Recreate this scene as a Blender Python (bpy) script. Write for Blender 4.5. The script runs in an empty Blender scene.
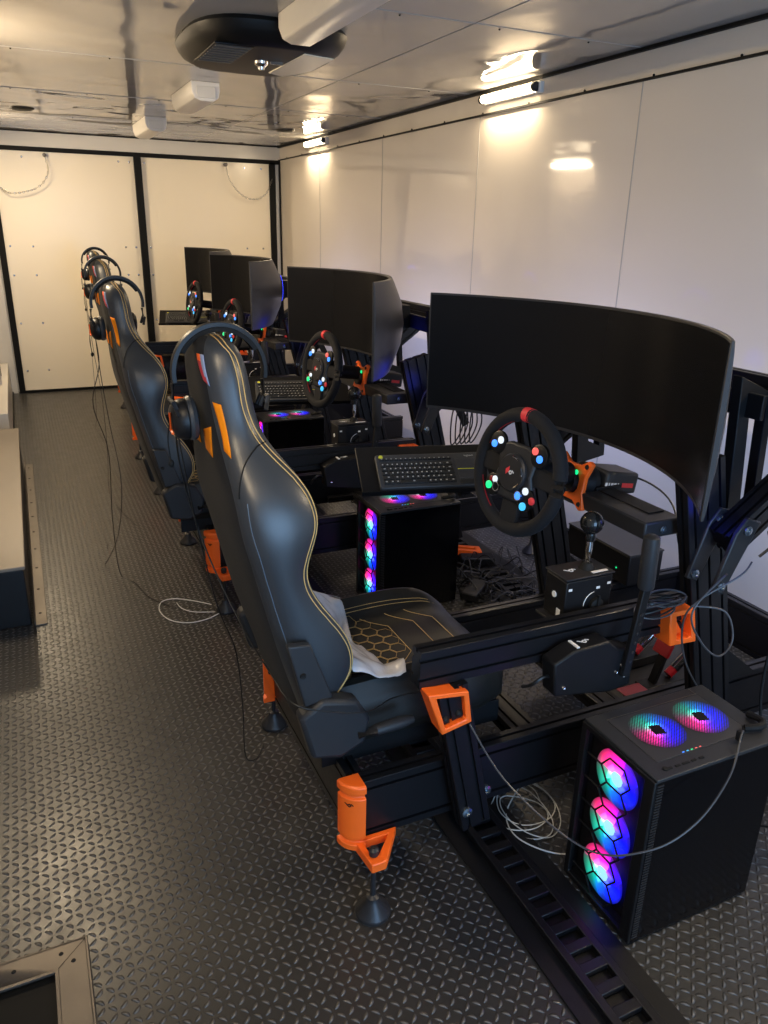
import bpy, bmesh, math, random
from mathutils import Vector as V, Matrix as M
from mathutils.bvhtree import BVHTree
random.seed(7)
PI=math.pi; rad=math.radians
sc=bpy.context.scene; COL=sc.collection

# ------------------------------------------------------------------ materials
def mat(name, col=(.5,.5,.5), rough=.5, metal=0., spec=.5, emit=None, es=0., coat=0., sheen=0., alpha=None, trans=0.):
    m=bpy.data.materials.new(name); m.use_nodes=True
    b=m.node_tree.nodes['Principled BSDF']
    b.inputs['Base Color'].default_value=(*col,1); b.inputs['Roughness'].default_value=rough
    b.inputs['Metallic'].default_value=metal; b.inputs['Specular IOR Level'].default_value=spec
    b.inputs['Coat Weight'].default_value=coat; b.inputs['Sheen Weight'].default_value=sheen
    b.inputs['Transmission Weight'].default_value=trans
    if alpha is not None: b.inputs['Alpha'].default_value=alpha
    if emit: b.inputs['Emission Color'].default_value=(*emit,1); b.inputs['Emission Strength'].default_value=es
    return m
def nodes(m): return m.node_tree.nodes, m.node_tree.links, m.node_tree.nodes['Principled BSDF']
def add_noise(m, scale=20, bump=.1, dist=.002, rvar=None, cvar=None, detail=4):
    N,L,b=nodes(m)
    tc=N.new('ShaderNodeTexCoord'); n=N.new('ShaderNodeTexNoise'); n.inputs['Scale'].default_value=scale; n.inputs['Detail'].default_value=detail
    L.new(tc.outputs['Object'],n.inputs['Vector'])
    if bump:
        bp=N.new('ShaderNodeBump'); bp.inputs['Strength'].default_value=bump; bp.inputs['Distance'].default_value=dist
        L.new(n.outputs['Fac'],bp.inputs['Height']); L.new(bp.outputs['Normal'],b.inputs['Normal'])
    if rvar:
        r=N.new('ShaderNodeMapRange'); r.inputs['To Min'].default_value=rvar[0]; r.inputs['To Max'].default_value=rvar[1]
        L.new(n.outputs['Fac'],r.inputs['Value']); L.new(r.outputs['Result'],b.inputs['Roughness'])
    if cvar:
        c=N.new('ShaderNodeMix'); c.data_type='RGBA'; c.inputs[6].default_value=(*cvar[0],1); c.inputs[7].default_value=(*cvar[1],1)
        L.new(n.outputs['Fac'],c.inputs[0]); L.new(c.outputs[2],b.inputs['Base Color'])
    return m

BLK=mat('black_aluminium',(.006,.006,.008),.4,.2,.45)
add_noise(BLK,60,.03,.001,(.34,.48))
BLKF=mat('black_steel',(.005,.005,.006),.5,0,.3)
DGREY=mat('dark_grey_metal',(.035,.035,.038),.38,.4,.4)
PLAST=mat('black_plastic',(.006,.006,.007),.42,0,.35)
PLASTG=mat('grey_plastic',(.022,.023,.026),.45,0,.4)
ORG=mat('orange_plastic',(1.0,.145,.012),.42); add_noise(ORG,300,.05,.0005)
ORG2=mat('orange_lining',(.85,.24,.004),.65,0,.2)
RUB=mat('rubber',(.006,.006,.006),.7,0,.3)
CHR=mat('chrome',(.7,.7,.72),.12,1.)
GALV=mat('bare_aluminium',(.14,.122,.105),.42,.7); add_noise(GALV,12,.05,.001,(.35,.55))
LEA=mat('black_leather',(.026,.031,.038),.33,0,.7); add_noise(LEA,260,.12,.0008,(.33,.43))
LEA2=mat('seat_leather',(.013,.012,.010),.42,0,.4); add_noise(LEA2,260,.12,.0008,(.38,.5))
FAB=mat('black_fabric',(.010,.010,.011),.75,0,.3,sheen=.02); add_noise(FAB,500,.3,.0008)
GOLD=mat('gold_thread',(.62,.42,.16),.6)
SUEDE=mat('suede_rim',(.009,.009,.011),.8,0,.3,sheen=.03); add_noise(SUEDE,700,.3,.0006)
RED=mat('red_paint',(.32,.008,.015),.35)
REDM=mat('red_marker',(.85,.05,.06),.5)
WHT=mat('white_print',(.8,.8,.8),.5)
SCREEN=mat('screen_off',(.0075,.0078,.0095),.25,0,.2); add_noise(SCREEN,3,0,0)
MBACK=mat('monitor_back_grey',(.030,.030,.034),.4)
KEYB=mat('keyboard_grey',(.045,.047,.052),.45)
KEYS=mat('key_charcoal',(.014,.015,.017),.5)
KPRT=mat('key_print',(.45,.45,.45),.5)
YEL=mat('yellow_key',(.75,.75,.05),.5)
BOLT=mat('bolt_blue_lit',(.25,.3,.35),.25,.9)
WIREW=mat('white_cable',(.6,.6,.58),.45)
WIREB=mat('black_cable',(.006,.006,.006),.45)
WIREG=mat('grey_cable',(.05,.05,.055),.4)
WPLAS=mat('white_plastic',(.75,.72,.68),.35)
DKPL=mat('ac_dark',(.008,.0075,.007),.45,0,.3)
BAG=mat('clear_bag',(.70,.68,.70),.22,0,.6,alpha=.82); add_noise(BAG,25,.5,.01)
WOODT=mat('worn_top',(.22,.18,.145),.4); add_noise(WOODT,6,.1,.002,(.3,.5),((.19,.155,.125),(.26,.22,.175)))
def led(name,c,s): return mat(name,(.05,.05,.05),.4,emit=c,es=s)
LB=led('led_blue',(.04,.25,1),1.8); LW=led('led_white',(.8,.9,1),1.1); LG=led('led_green',(0,1,.3),1.1); LR=led('led_red',(1,.12,.1),1.1); LC=led('led_cyan',(.05,.55,1),1.2); LRR=led('led_rearblue',(.03,.05,1),5)

# fans: emission colour stored per vertex (the led ring's own colours)
def fanmat(name,s,perf=False):
    m=mat(name,(.02,.02,.02),.4); N,L,b=nodes(m)
    a=N.new('ShaderNodeVertexColor'); a.layer_name='Col'
    L.new(a.outputs['Color'],b.inputs['Emission Color']); b.inputs['Emission Strength'].default_value=s
    if perf:
        tc=N.new('ShaderNodeTexCoord'); mp=N.new('ShaderNodeMapping'); mp.inputs['Rotation'].default_value=(0,0,rad(45))
        L.new(tc.outputs['Object'],mp.inputs['Vector'])
        v=N.new('ShaderNodeTexVoronoi'); v.inputs['Scale'].default_value=190; v.inputs['Randomness'].default_value=0
        L.new(mp.outputs['Vector'],v.inputs['Vector'])
        lt=N.new('ShaderNodeMath'); lt.operation='LESS_THAN'; lt.inputs[1].default_value=.43; L.new(v.outputs['Distance'],lt.inputs[0])
        mu=N.new('ShaderNodeMath'); mu.operation='MULTIPLY'; mu.inputs[1].default_value=s; L.new(lt.outputs[0],mu.inputs[0]); L.new(mu.outputs[0],b.inputs['Emission Strength'])
    return m
FAN=fanmat('rgb_fan',3.6); FANT=fanmat('rgb_fan_under_mesh',3.2,True); HUBL=mat('fan_hub_lit',(.1,.1,.1),.4,emit=(.25,.55,1),es=1.6); GLOSS=mat('smoked_glass_panel',(.002,.002,.003),.15,0,.2)
MESHM=mat('perforated_mesh',(.03,.03,.032),.5)

# glossy white composite wall
def panel_mat(name,col,rough,bump,scale=1.1,ca=.0):
    m=mat(name,col,rough,0,.5,coat=ca); N,L,b=nodes(m); b.inputs['Coat Roughness'].default_value=.03
    tc=N.new('ShaderNodeTexCoord'); n=N.new('ShaderNodeTexNoise'); n.inputs['Scale'].default_value=scale; n.inputs['Detail'].default_value=1.5; n.inputs['Distortion'].default_value=.4
    L.new(tc.outputs['Object'],n.inputs['Vector'])
    bp=N.new('ShaderNodeBump'); bp.inputs['Strength'].default_value=bump; bp.inputs['Distance'].default_value=.05
    L.new(n.outputs['Fac'],bp.inputs['Height']); L.new(bp.outputs['Normal'],b.inputs['Normal']); L.new(bp.outputs['Normal'],b.inputs['Coat Normal'])
    return m
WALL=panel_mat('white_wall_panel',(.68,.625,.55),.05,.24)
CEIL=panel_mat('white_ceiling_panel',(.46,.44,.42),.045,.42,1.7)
DOORM=panel_mat('white_door_panel',(.85,.76,.60),.25,.05)
TRIMW=mat('white_trim',(.68,.65,.6),.3)
TRIMB=mat('black_trim',(.004,.004,.004),.6,0,.2)
SEAM=mat('seam_grey',(.40,.385,.365),.5)

# diamond tread floor
def tread():
    m=mat('black_diamond_tread',(.03,.03,.03),.4); N,L,b=nodes(m)
    tc=N.new('ShaderNodeTexCoord'); sp=N.new('ShaderNodeSeparateXYZ'); L.new(tc.outputs['Object'],sp.inputs[0])
    def mth(op,a,bb=None,c=None):
        n=N.new('ShaderNodeMath'); n.operation=op
        for i,x in enumerate((a,bb,c)):
            if x is None: continue
            if isinstance(x,(int,float)): n.inputs[i].default_value=x
            else: L.new(x,n.inputs[i])
        return n.outputs[0]
    P=.0218
    u=mth('DIVIDE',sp.outputs['X'],P); v=mth('DIVIDE',sp.outputs['Y'],P)
    fu=mth('FLOOR',u); fv=mth('FLOOR',v)
    a=mth('SUBTRACT',mth('SUBTRACT',u,fu),.5); c=mth('SUBTRACT',mth('SUBTRACT',v,fv),.5)
    par=mth('SUBTRACT',mth('MULTIPLY',mth('FLOORED_MODULO',mth('ADD',fu,fv),2.0),2.0),1.0)
    a2=mth('MULTIPLY',a,par)
    r1=mth('MULTIPLY',mth('ADD',a2,c),.7071); r2=mth('MULTIPLY',mth('SUBTRACT',a2,c),.7071)
    r2=mth('ADD',r2,mth('MULTIPLY',par,mth('SUBTRACT',mth('MULTIPLY',mth('MULTIPLY',r1,r1),.4),.025)))
    e=mth('ADD',mth('POWER',mth('ABSOLUTE',mth('DIVIDE',r1,.48)),1.8),mth('POWER',mth('ABSOLUTE',mth('DIVIDE',r2,.20)),2.0))
    h=mth('MAXIMUM',mth('SUBTRACT',1.0,e),0.0); h=mth('POWER',h,.6)
    n=N.new('ShaderNodeTexNoise'); n.inputs['Scale'].default_value=14; n.inputs['Detail'].default_value=6; L.new(tc.outputs['Object'],n.inputs['Vector'])
    bp=N.new('ShaderNodeBump'); bp.inputs['Strength'].default_value=1.; bp.inputs['Distance'].default_value=.0060
    L.new(h,bp.inputs['Height']); L.new(bp.outputs['Normal'],b.inputs['Normal'])
    r=N.new('ShaderNodeMapRange'); r.inputs['To Min'].default_value=.26; r.inputs['To Max'].default_value=.46; L.new(n.outputs['Fac'],r.inputs['Value']); L.new(r.outputs['Result'],b.inputs['Roughness'])
    mx=N.new('ShaderNodeMix'); mx.data_type='RGBA'; mx.inputs[6].default_value=(.024,.0228,.022,1); mx.inputs[7].default_value=(.12,.117,.115,1)  # lug glints painted in: raised lugs get a lighter base colour
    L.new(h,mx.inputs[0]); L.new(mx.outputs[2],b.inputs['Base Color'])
    b.inputs['Specular IOR Level'].default_value=.6
    return m
TREAD=tread()

# ------------------------------------------------------------------ geometry helpers
class MB:
    def __init__(s): s.bm=bmesh.new(); s.mi=0; s.col=None
    def _f(s,fs,mi=None,smooth=False):
        for f in fs: f.material_index=s.mi if mi is None else mi; f.smooth=smooth
    def box(s,c,d,rot=None,mi=None,bev=0):
        r=bmesh.ops.create_cube(s.bm,size=1.); vs=r['verts']
        for v in vs: v.co=V((v.co.x*d[0],v.co.y*d[1],v.co.z*d[2]))
        fs=list({f for v in vs for f in v.link_faces}); s._f(fs,mi)
        if bev:
            es=list({e for v in vs for e in v.link_edges})
            r=bmesh.ops.bevel(s.bm,geom=es,offset=bev,segments=2,affect='EDGES',profile=.6)
            vs=list({v for f in r['faces'] for v in f.verts}|{v for v in vs if v.is_valid}); s._f([f for v in vs for f in v.link_faces],mi)
        m=M.Translation(V(c))@(rot.to_4x4() if rot is not None else M.Identity(4))
        for v in vs: v.co=m@v.co
        return s
    def frame_from(s,d,up=(0,0,1)):
        d=V(d).normalized(); up=V(up)
        if abs(d.dot(up))>.98: up=V((1,0,0))
        a=d.cross(up).normalized(); b=a.cross(d).normalized(); return d,a,b
    def ring(s,c,a,b,r,n,ph=0): return [s.bm.verts.new(V(c)+a*math.cos(2*PI*i/n+ph)*r+b*math.sin(2*PI*i/n+ph)*r) for i in range(n)]
    def skin(s,rings,closed=True,caps=True,mi=None,smooth=True):
        fs=[]
        for r0,r1 in zip(rings,rings[1:]):
            n=len(r0)
            for i in range(n if closed else n-1):
                j=(i+1)%n
                try: fs.append(s.bm.faces.new((r0[i],r0[j],r1[j],r1[i])))
                except ValueError: pass
        s._f(fs,mi,smooth)
        if caps:
            c=[]
            for r in (rings[0][::-1],rings[-1]):
                try: c.append(s.bm.faces.new(r))
                except ValueError: pass
            s._f(c,mi,False)
        return fs
    def cyl(s,p0,p1,r0,r1=None,n=16,mi=None):
        r1=r0 if r1 is None else r1; d,a,b=s.frame_from(V(p1)-V(p0))
        s.skin([s.ring(p0,a,b,r0,n),s.ring(p1,a,b,r1,n)],mi=mi); return s
    def lathe(s,p0,d,prof,n=24,mi=None):
        d,a,b=s.frame_from(d); s.skin([s.ring(V(p0)+d*t,a,b,max(r,1e-4),n) for t,r in prof],mi=mi); return s
    def tube(s,pts,r,n=8,mi=None,closed=False):
        pts=[V(p) for p in pts]; rings=[]; N_=len(pts); up=V((0,0,1)); pa=None
        for i,p in enumerate(pts):
            d=(pts[(i+1)%N_]-pts[i-1]) if closed else (pts[min(i+1,N_-1)]-pts[max(i-1,0)])
            if d.length<1e-7: d=V((0,0,1))
            d.normalize()
            if pa is None:
                _,a,b=s.frame_from(d)
            else:
                a=pa-d*pa.dot(d)
                if a.length<1e-5: _,a,b=s.frame_from(d)
                a.normalize(); b=d.cross(a)
            pa=a; rr=r[i] if isinstance(r,(list,tuple)) else r
            rings.append(s.ring(p,a,b,rr,n))
        if closed: rings.append(rings[0]); s.skin(rings,caps=False,mi=mi)
        else: s.skin(rings,mi=mi)
        return s
    def prism(s,poly,off,mi=None,holes=None):     # poly: 3D points in a plane, off: extrusion vector
        off=V(off); n=len(poly)
        a=[s.bm.verts.new(V(p)-off*.5) for p in poly]; b=[s.bm.verts.new(V(p)+off*.5) for p in poly]
        fs=[]
        if holes is None:
            fs+= [s.bm.faces.new(a[::-1]),s.bm.faces.new(b)]
            for i in range(n): j=(i+1)%n; fs.append(s.bm.faces.new((a[i],a[j],b[j],b[i])))
        else:                                      # hole has the same number of points
            ha=[s.bm.verts.new(V(p)-off*.5) for p in holes]; hb=[s.bm.verts.new(V(p)+off*.5) for p in holes]
            for i in range(n):
                j=(i+1)%n
                fs+=[s.bm.faces.new((a[i],a[j],b[j],b[i])),s.bm.faces.new((ha[j],ha[i],hb[i],hb[j])),s.bm.faces.new((a[j],a[i],ha[i],ha[j])),s.bm.faces.new((b[i],b[j],hb[j],hb[i]))]
        s._f(fs,mi); return s
    def sphere(s,c,r,n=16,mi=None,sc3=(1,1,1)):
        rr=bmesh.ops.create_uvsphere(s.bm,u_segments=n,v_segments=n//2+2,radius=r)
        for v in rr['verts']: v.co=V((v.co.x*sc3[0],v.co.y*sc3[1],v.co.z*sc3[2]))+V(c)
        s._f({f for v in rr['verts'] for f in v.link_faces},mi,True); return s
    def beam(s,p0,p1,w,h,wax,slots=True,mi=None,pitch=.04):   # t-slot extrusion; wax = direction of the width
        p0=V(p0);p1=V(p1); e=(p1-p0).normalized(); a=V(wax); a=(a-e*a.dot(e)).normalized(); b=e.cross(a)
        def side(L):                                # positions of slots along a side of length L
            if L>.13: return [-L/2+.022,L/2-.022]
            k=max(1,round(L/pitch)); return [(-L/2+L/k*(i+.5)) for i in range(k)]
        pts=[]; hw,hh=w/2,h/2; g=.004; dp=.008
        def edge(L,f):
            out=[]
            if slots:
                for c in side(L): out+= [f(c-g,0),f(c-g,dp),f(c+g,dp),f(c+g,0)]
            return out
        c=.0015
        pts+=[(-hw+c,-hh)]+edge(w,lambda t,d:(t,-hh+d))+[(hw-c,-hh),(hw,-hh+c)]+edge(h,lambda t,d:(hw-d,t))+[(hw,hh-c),(hw-c,hh)]+edge(w,lambda t,d:(-t,hh-d))+[(-hw+c,hh),(-hw,hh-c)]+edge(h,lambda t,d:(-hw+d,-t))+[(-hw,-hh+c)]
        # lists reversed on the two return sides keep the outline ordered
        r0=[s.bm.verts.new(p0+a*x+b*y) for x,y in pts]; r1=[s.bm.verts.new(p1+a*x+b*y) for x,y in pts]
        s.skin([r0,r1],mi=mi,smooth=False); return s
    def build(s,name,mats,parent=None,bev=0,sub=0,org=None,smooth_all=None):
        me=bpy.data.meshes.new(name)
        bmesh.ops.recalc_face_normals(s.bm,faces=s.bm.faces)
        if org is None:
            org=V((0,0,0)); q=parent
            while q is not None:
                org=org+q.location; q=q.parent
        for v in s.bm.verts: v.co-=V(org)
        if s.col is not None: pass
        s.bm.to_mesh(me); s.bm.free()
        if not sub: me.set_sharp_from_angle(angle=rad(38))
        if not isinstance(mats,(list,tuple)): mats=[mats]
        for m in mats: me.materials.append(m)
        o=bpy.data.objects.new(name,me); COL.objects.link(o)
        if parent: o.parent=parent
        else: o.location=org
        if bev:
            d=o.modifiers.new('b','BEVEL'); d.width=bev; d.segments=2; d.limit_method='ANGLE'; d.angle_limit=rad(40)
        if sub:
            d=o.modifiers.new('s','SUBSURF'); d.levels=sub; d.render_levels=sub
        return o
def thing(name,label,cat,loc,group=None):
    o=bpy.data.objects.new(name,None); COL.objects.link(o); o.location=loc; o.empty_display_size=.05
    o['label']=label; o['category']=cat
    if group: o['group']=group
    return o
def tag(o,label,cat,group=None):
    o['label']=label; o['category']=cat
    if group: o['group']=group
    return o
def struct(o): o['kind']='structure'; return o
def kids(o): return [c for c in bpy.data.objects if c.parent is o]
def dup(root,off,label,rz=0):
    r=root.copy(); COL.objects.link(r); r.location=root.location+V(off); r['label']=label; r.rotation_euler.z+=rz
    for ch in kids(root):
        c=ch.copy(); COL.objects.link(c); c.parent=r
        for g in kids(ch):
            d=g.copy(); COL.objects.link(d); d.parent=c
    return r
def crv(pts,n=8,closed=False):                      # catmull-rom through points
    P=[V(p) for p in pts]; out=[]; k=len(P)
    rng=range(k) if closed else range(k-1)
    for i in rng:
        p0=P[(i-1)%k] if closed or i>0 else P[0]; p1=P[i]; p2=P[(i+1)%k]; p3=P[(i+2)%k] if closed or i+2<k else P[-1]
        for j in range(n):
            t=j/n; out.append(.5*((2*p1)+(-p0+p2)*t+(2*p0-5*p1+4*p2-p3)*t*t+(-p0+3*p1-3*p2+p3)*t**3))
    if not closed: out.append(P[-1])
    return out

# ------------------------------------------------------------------ camera
cam=bpy.data.cameras.new('camera'); co=bpy.data.objects.new('camera',cam); COL.objects.link(co); sc.camera=co
cam.sensor_fit='VERTICAL'; cam.sensor_height=32; cam.lens=32*766/1024; cam.clip_start=.02
R=M(((0.90913843,0.12704627,-0.39664413),(-0.41598803,0.32391601,-0.84972488),(0.02052501,0.93751675,0.34733422)))
# rows are the world axes seen from the camera; as written they are the camera axes' world components
co.matrix_world=M.Translation((0,0,1.48))@R.to_4x4()
cam.lens=32*766/1024

# ------------------------------------------------------------------ room
XL,XR,YB,YF,ZC=-.24,2.404,7.72,-1.9,2.18
def simple(name,c,d,m,bev=0,rot=None): return struct(MB().box(c,d,rot).build(name,m,bev=bev,org=V(c)))
def slab(name,c,d,m): # object origin at world origin so textures run in metres
    o=MB().box(c,d).build(name,m,org=V((0,0,0))); return struct(o)
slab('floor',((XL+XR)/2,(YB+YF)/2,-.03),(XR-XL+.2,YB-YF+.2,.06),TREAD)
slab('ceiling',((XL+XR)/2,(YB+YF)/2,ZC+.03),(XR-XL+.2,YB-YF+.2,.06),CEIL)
slab('wall_right',(XR+.03,(YB+YF)/2,ZC/2),(.06,YB-YF,ZC),WALL)
slab('wall_left',(XL-.03,(YB+YF)/2,ZC/2),(.06,YB-YF,ZC),WALL)
slab('wall_back',((XL+XR)/2,YB+.06,ZC/2),(XR-XL,.06,ZC),TRIMW)
# wall behind the camera with an open doorway to daylight
b=MB(); b.box((XL+.12,YF-.03,ZC/2),(.24,.06,ZC)); b.box((XR-.45,YF-.03,ZC/2),(.9,.06,ZC)); b.box(((XL+XR)/2,YF-.03,ZC-.06),(XR-XL,.06,.12))
struct(b.build('wall_front',WALL,org=V((0,0,0))))
# header over the rear doors and side strips
b=MB(); b.box(((XL+XR)/2,YB-.02,2.115),(XR-XL,.08,.13)); b.box((XL+.06,YB-.01,1.03),(.12,.06,2.06)); b.box((2.385,YB-.01,1.03),(.04,.06,2.06))
struct(b.build('trim_1',TRIMW,org=V((0,0,0))))
b=MB(); b.box(((XL+XR)/2+.05,YB-.055,2.042),(XR-XL-.1,.03,.035)); b.box((-.085,YB-.05,1.02),(.05,.04,2.04)); b.box((2.325,YB-.05,1.02),(.055,.04,2.04)); b.box((1.095,YB-.06,1.02),(.06,.05,2.04)); b.box((1.12,YB-.045,.012),(2.4,.04,.022)); b.box(((XL+XR)/2,YB-.065,2.176),(XR-XL,.012,.01))
struct(b.build('trim_2',TRIMB,org=V((0,0,0))))
b=MB(); b.box((2.396,(YB+YF)/2,2.062),(.012,YB-YF,.009)); b.box((2.394,(YB+YF)/2,2.172),(.018,YB-YF,.013)); b.box((XL+.01,(YB+YF)/2,2.172),(.018,YB-YF,.013)); b.box((XL+.008,(YB+YF)/2,2.062),(.012,YB-YF,.009)); b.box((2.397,YB-.07,1.03),(.012,.02,2.05))
struct(b.build('trim_3',TRIMB,org=V((0,0,0))))
# wall panel seams (thin joint strips) and ceiling seams
b=MB()
for y in (-1.,.25,1.5,2.76,4.02,5.3,6.56): b.box((2.403,y,1.03),(.003,.004,2.06))
struct(b.build('trim_4',SEAM,org=V((0,0,0))))
b=MB()
for y in (1.75,2.78,4.12,5.3,6.5): b.box(((XL+XR)/2,y,2.1795),(XR-XL,.005,.003))
b.box((1.62,(YB+YF)/2,2.1795),(.004,YB-YF,.003))
struct(b.build('trim_5',SEAM,org=V((0,0,0))))
# baseboards: black angle on the right, white kick panel on the left far end
slab('baseboard_right',(2.39,(YB+YF)/2,.03),(.02,YB-YF,.06),TRIMB)
b=MB(); b.box((-.205,6.6,.14),(.07,2.1,.28)); b.box((-.22,6.6,.6),(.02,.03,1.2)); struct(b.build('baseboard_left',TRIMW,org=V((0,0,0)),bev=.004))
b=MB(); b.box((-.225,6.9,1.1),(.02,.05,1.6)); b.box((-.165,6.6,.01),(.012,2.1,.02)); struct(b.build('trim_6',TRIMB,org=V((0,0,0))))
# rivets on ceiling
b=MB()
for y in (1.75,2.78,4.12,5.3,6.5):
    for x in [i*.41 for i in range(0,6)]: b.sphere((x+.1,y+.03,2.179),.004,8)
for i in range(22): b.sphere((2.4,YF+.3+i*.43,2.072),.005,8)
struct(b.build('trim_7',TRIMB,org=V((0,0,0))))
# doors
for i,(x0,x1) in enumerate(((-.06,1.065),(1.125,2.30))):
    b=MB(); b.box(((x0+x1)/2,YB-.035,1.03),(x1-x0,.03,2.02)); d=struct(b.build('door_%d'%(i+1),DOORM,org=V((0,0,0)),bev=.003))
    for sx in ((x0+.04,x0+.22,x1-.04,x1-.13) if i==0 else (x0+.03,x1-.08,x1-.24)):
        for z in (.2,.62,1.03,1.27,1.98):
            if i==0 and z in(.62,.2) and sx>.5: continue
            if i==1 and sx>1.5 and z in(.2,.62,1.03): continue
            MB().lathe((sx,YB-.05,z),(0,-1,0),[(0,.009),(.003,.0085),(.0045,.004),(.0046,.001)],10).build('screw',CHR,d,org=V((0,0,0)))
# hanging door chains
def chain(name,pts,label):
    t=thing(name,label,'chain',pts[0]); P=crv(pts,14); P=[p for p in P]
    b=MB(); acc=0; k=0; last=P[0]; 
    for p in P[1:]:
        if (p-last).length>.014:
            d=(p-last).normalized(); side=V((0,1,0)) if k%2 else d.cross(V((0,1,0))).normalized(); c=(p+last)/2
            ring=[c+d*math.cos(a)*.012+side*math.sin(a)*.006 for a in [j*PI/4 for j in range(8)]]
            b.tube(ring,.0018,4,closed=True); last=p; k+=1
    b.build('chain_links',CHR,t)
    MB().lathe(pts[0],(0,-1,0),[(-.03,.016),(.01,.016),(.012,.006)],10).build('mount',GALV,t)
    return t
chain('door_chain',[(.34,7.64,2.0),(.35,7.6,1.86),(.25,7.6,1.74),(.05,7.6,1.69),(-.04,7.63,1.74)],'silver chain hanging at the top of the left rear door')
chain('door_chain',[(1.88,7.64,2.0),(1.9,7.6,1.87),(2.0,7.6,1.75),(2.12,7.6,1.71),(2.24,7.6,1.76),(2.32,7.63,1.9)],'silver chain looped across the top of the right rear door')

# tube lights
def tubelight(x,y0,y1,lab,side):
    t=thing('tube_light',lab,'ceiling light',(x,(y0+y1)/2,2.12),'tube lights along the top of the walls')
    s=side
    b=MB(); b.box((x+.010*s,(y0+y1)/2,2.130),(.03,y1-y0+.06,.05)); b.build('housing',WPLAS,t,bev=.006)
    b=MB(); b.cyl((x-.018*s,y0,2.130),(x-.018*s,y1,2.130),.019,n=14); b.build('lit_tube',TL,t)
    b=MB(); b.cyl((x-.018*s,y0-.02,2.130),(x-.018*s,y0,2.130),.021,n=14); b.cyl((x-.018*s,y1,2.130),(x-.018*s,y1+.02,2.130),.021,n=14); b.build('end_cap',DGREY,t)
TL=mat('tube_lit',(.9,.9,.9),.4,emit=(1,.80,.52),es=26)
tubelight(2.385,3.48,3.94,'lit tube light at the top of the right wall, nearer one',1)
tubelight(2.385,6.38,6.80,'lit tube light at the top of the right wall, farther one',1)
tubelight(2.385,.3,.76,'lit tube light at the top of the right wall beside the camera',1)
tubelight(XL+.02,3.48,3.94,'lit tube light at the top of the left wall, nearer one',-1)
tubelight(XL+.02,6.38,6.80,'lit tube light at the top of the left wall, farther one',-1)

# recessed ceiling speakers
for (x,y,l) in ((.173,6.2,'round black recessed ceiling fitting on the left'),(2.04,6.34,'round black recessed ceiling fitting near the right wall')):
    t=thing('ceiling_speaker',l,'speaker',(x,y,2.18)); MB().lathe((x,y,2.181),(0,0,-1),[(0,.075),(.006,.075),(.012,.062),(.008,.055)],28).build('ring',DKPL,t); MB().lathe((x,y,2.175),(0,0,-1),[(0,.055),(.004,.05),(.006,.01)],24).build('grille',TRIMB,t)

# white box fixtures
def fixture(y0,y1,lab):
    t=thing('ceiling_fixture',lab,'ceiling fixture',(1.0,(y0+y1)/2,2.18),'white box fixtures in a row along the ceiling')
    b=MB(); pr=[(-.075,0),(-.075,-.045),(-.06,-.08),(-.03,-.092),(.04,-.092),(.066,-.075),(.075,-.04),(.075,0)]
    b.skin([[b.bm.verts.new((1.025+x*k,y,2.18+z*k)) for x,z in pr] for y,k in ((y0,1),(y1-.02,1),(y1,.93))],smooth=False)
    b.build('housing',WPLAS,t,bev=.004)
    b=MB(); b.box((1.025,y0-.004,2.13),(.10,.008,.055)); b.build('end_plate',TRIMW,t,bev=.003)
fixture(1.85,3.02,'white box fixture on the ceiling beside the dark air unit')
fixture(4.52,5.1,'white box fixture on the ceiling, middle one of the row')
fixture(6.12,6.75,'white box fixture on the ceiling, farthest one of the row')

# air unit
t=thing('ceiling_air_unit','dark oval air conditioner shroud with slatted grille on the ceiling','air conditioner',(1.0,3.42,2.18))
def sup(cx,cy,a,bb,z,n=40,p=3.2):
    return [V((cx+a*math.copysign(abs(math.cos(q))**(2/p),math.cos(q)),cy+bb*math.copysign(abs(math.sin(q))**(2/p),math.sin(q)),z)) for q in [2*PI*i/n for i in range(n)]]
b=MB(); cx,cy=1.0,3.42
b.skin([[b.bm.verts.new(p) for p in sup(cx,cy,a,bb,z)] for a,bb,z in ((.30,.36,2.181),(.31,.37,2.165),(.30,.36,2.14),(.285,.345,2.12),(.25,.30,2.098),(.24,.28,2.096))]); b.build('shroud',DKPL,t)
b=MB(); b.box((.83,3.33,2.098),(.15,.36,.008)); b.build('grille_panel',PLAST,t,bev=.004,)
g=MB()
for i in range(8): g.box((.83,3.18+i*.042,2.0925),(.13,.014,.003))
g.build('grille_slats',GALV,t)
b=MB(); b.prism([(1.10,3.16,2.094),(1.235,3.2,2.096),(1.24,3.5,2.096),(1.17,3.66,2.096),(1.09,3.6,2.094)],(0,0,.005)); b.build('light_lens',mat('lens_cream',(.9,.85,.7),.25),t,bev=.003)
b=MB(); b.lathe((1.0,3.4,2.097),(0,0,-1),[(0,.03),(.01,.028),(.02,.014),(.03,.012),(.031,.002)],18); b.box((1.05,3.36,2.088),(.05,.012,.01)); b.build('control_knob',CHR,t)

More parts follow.
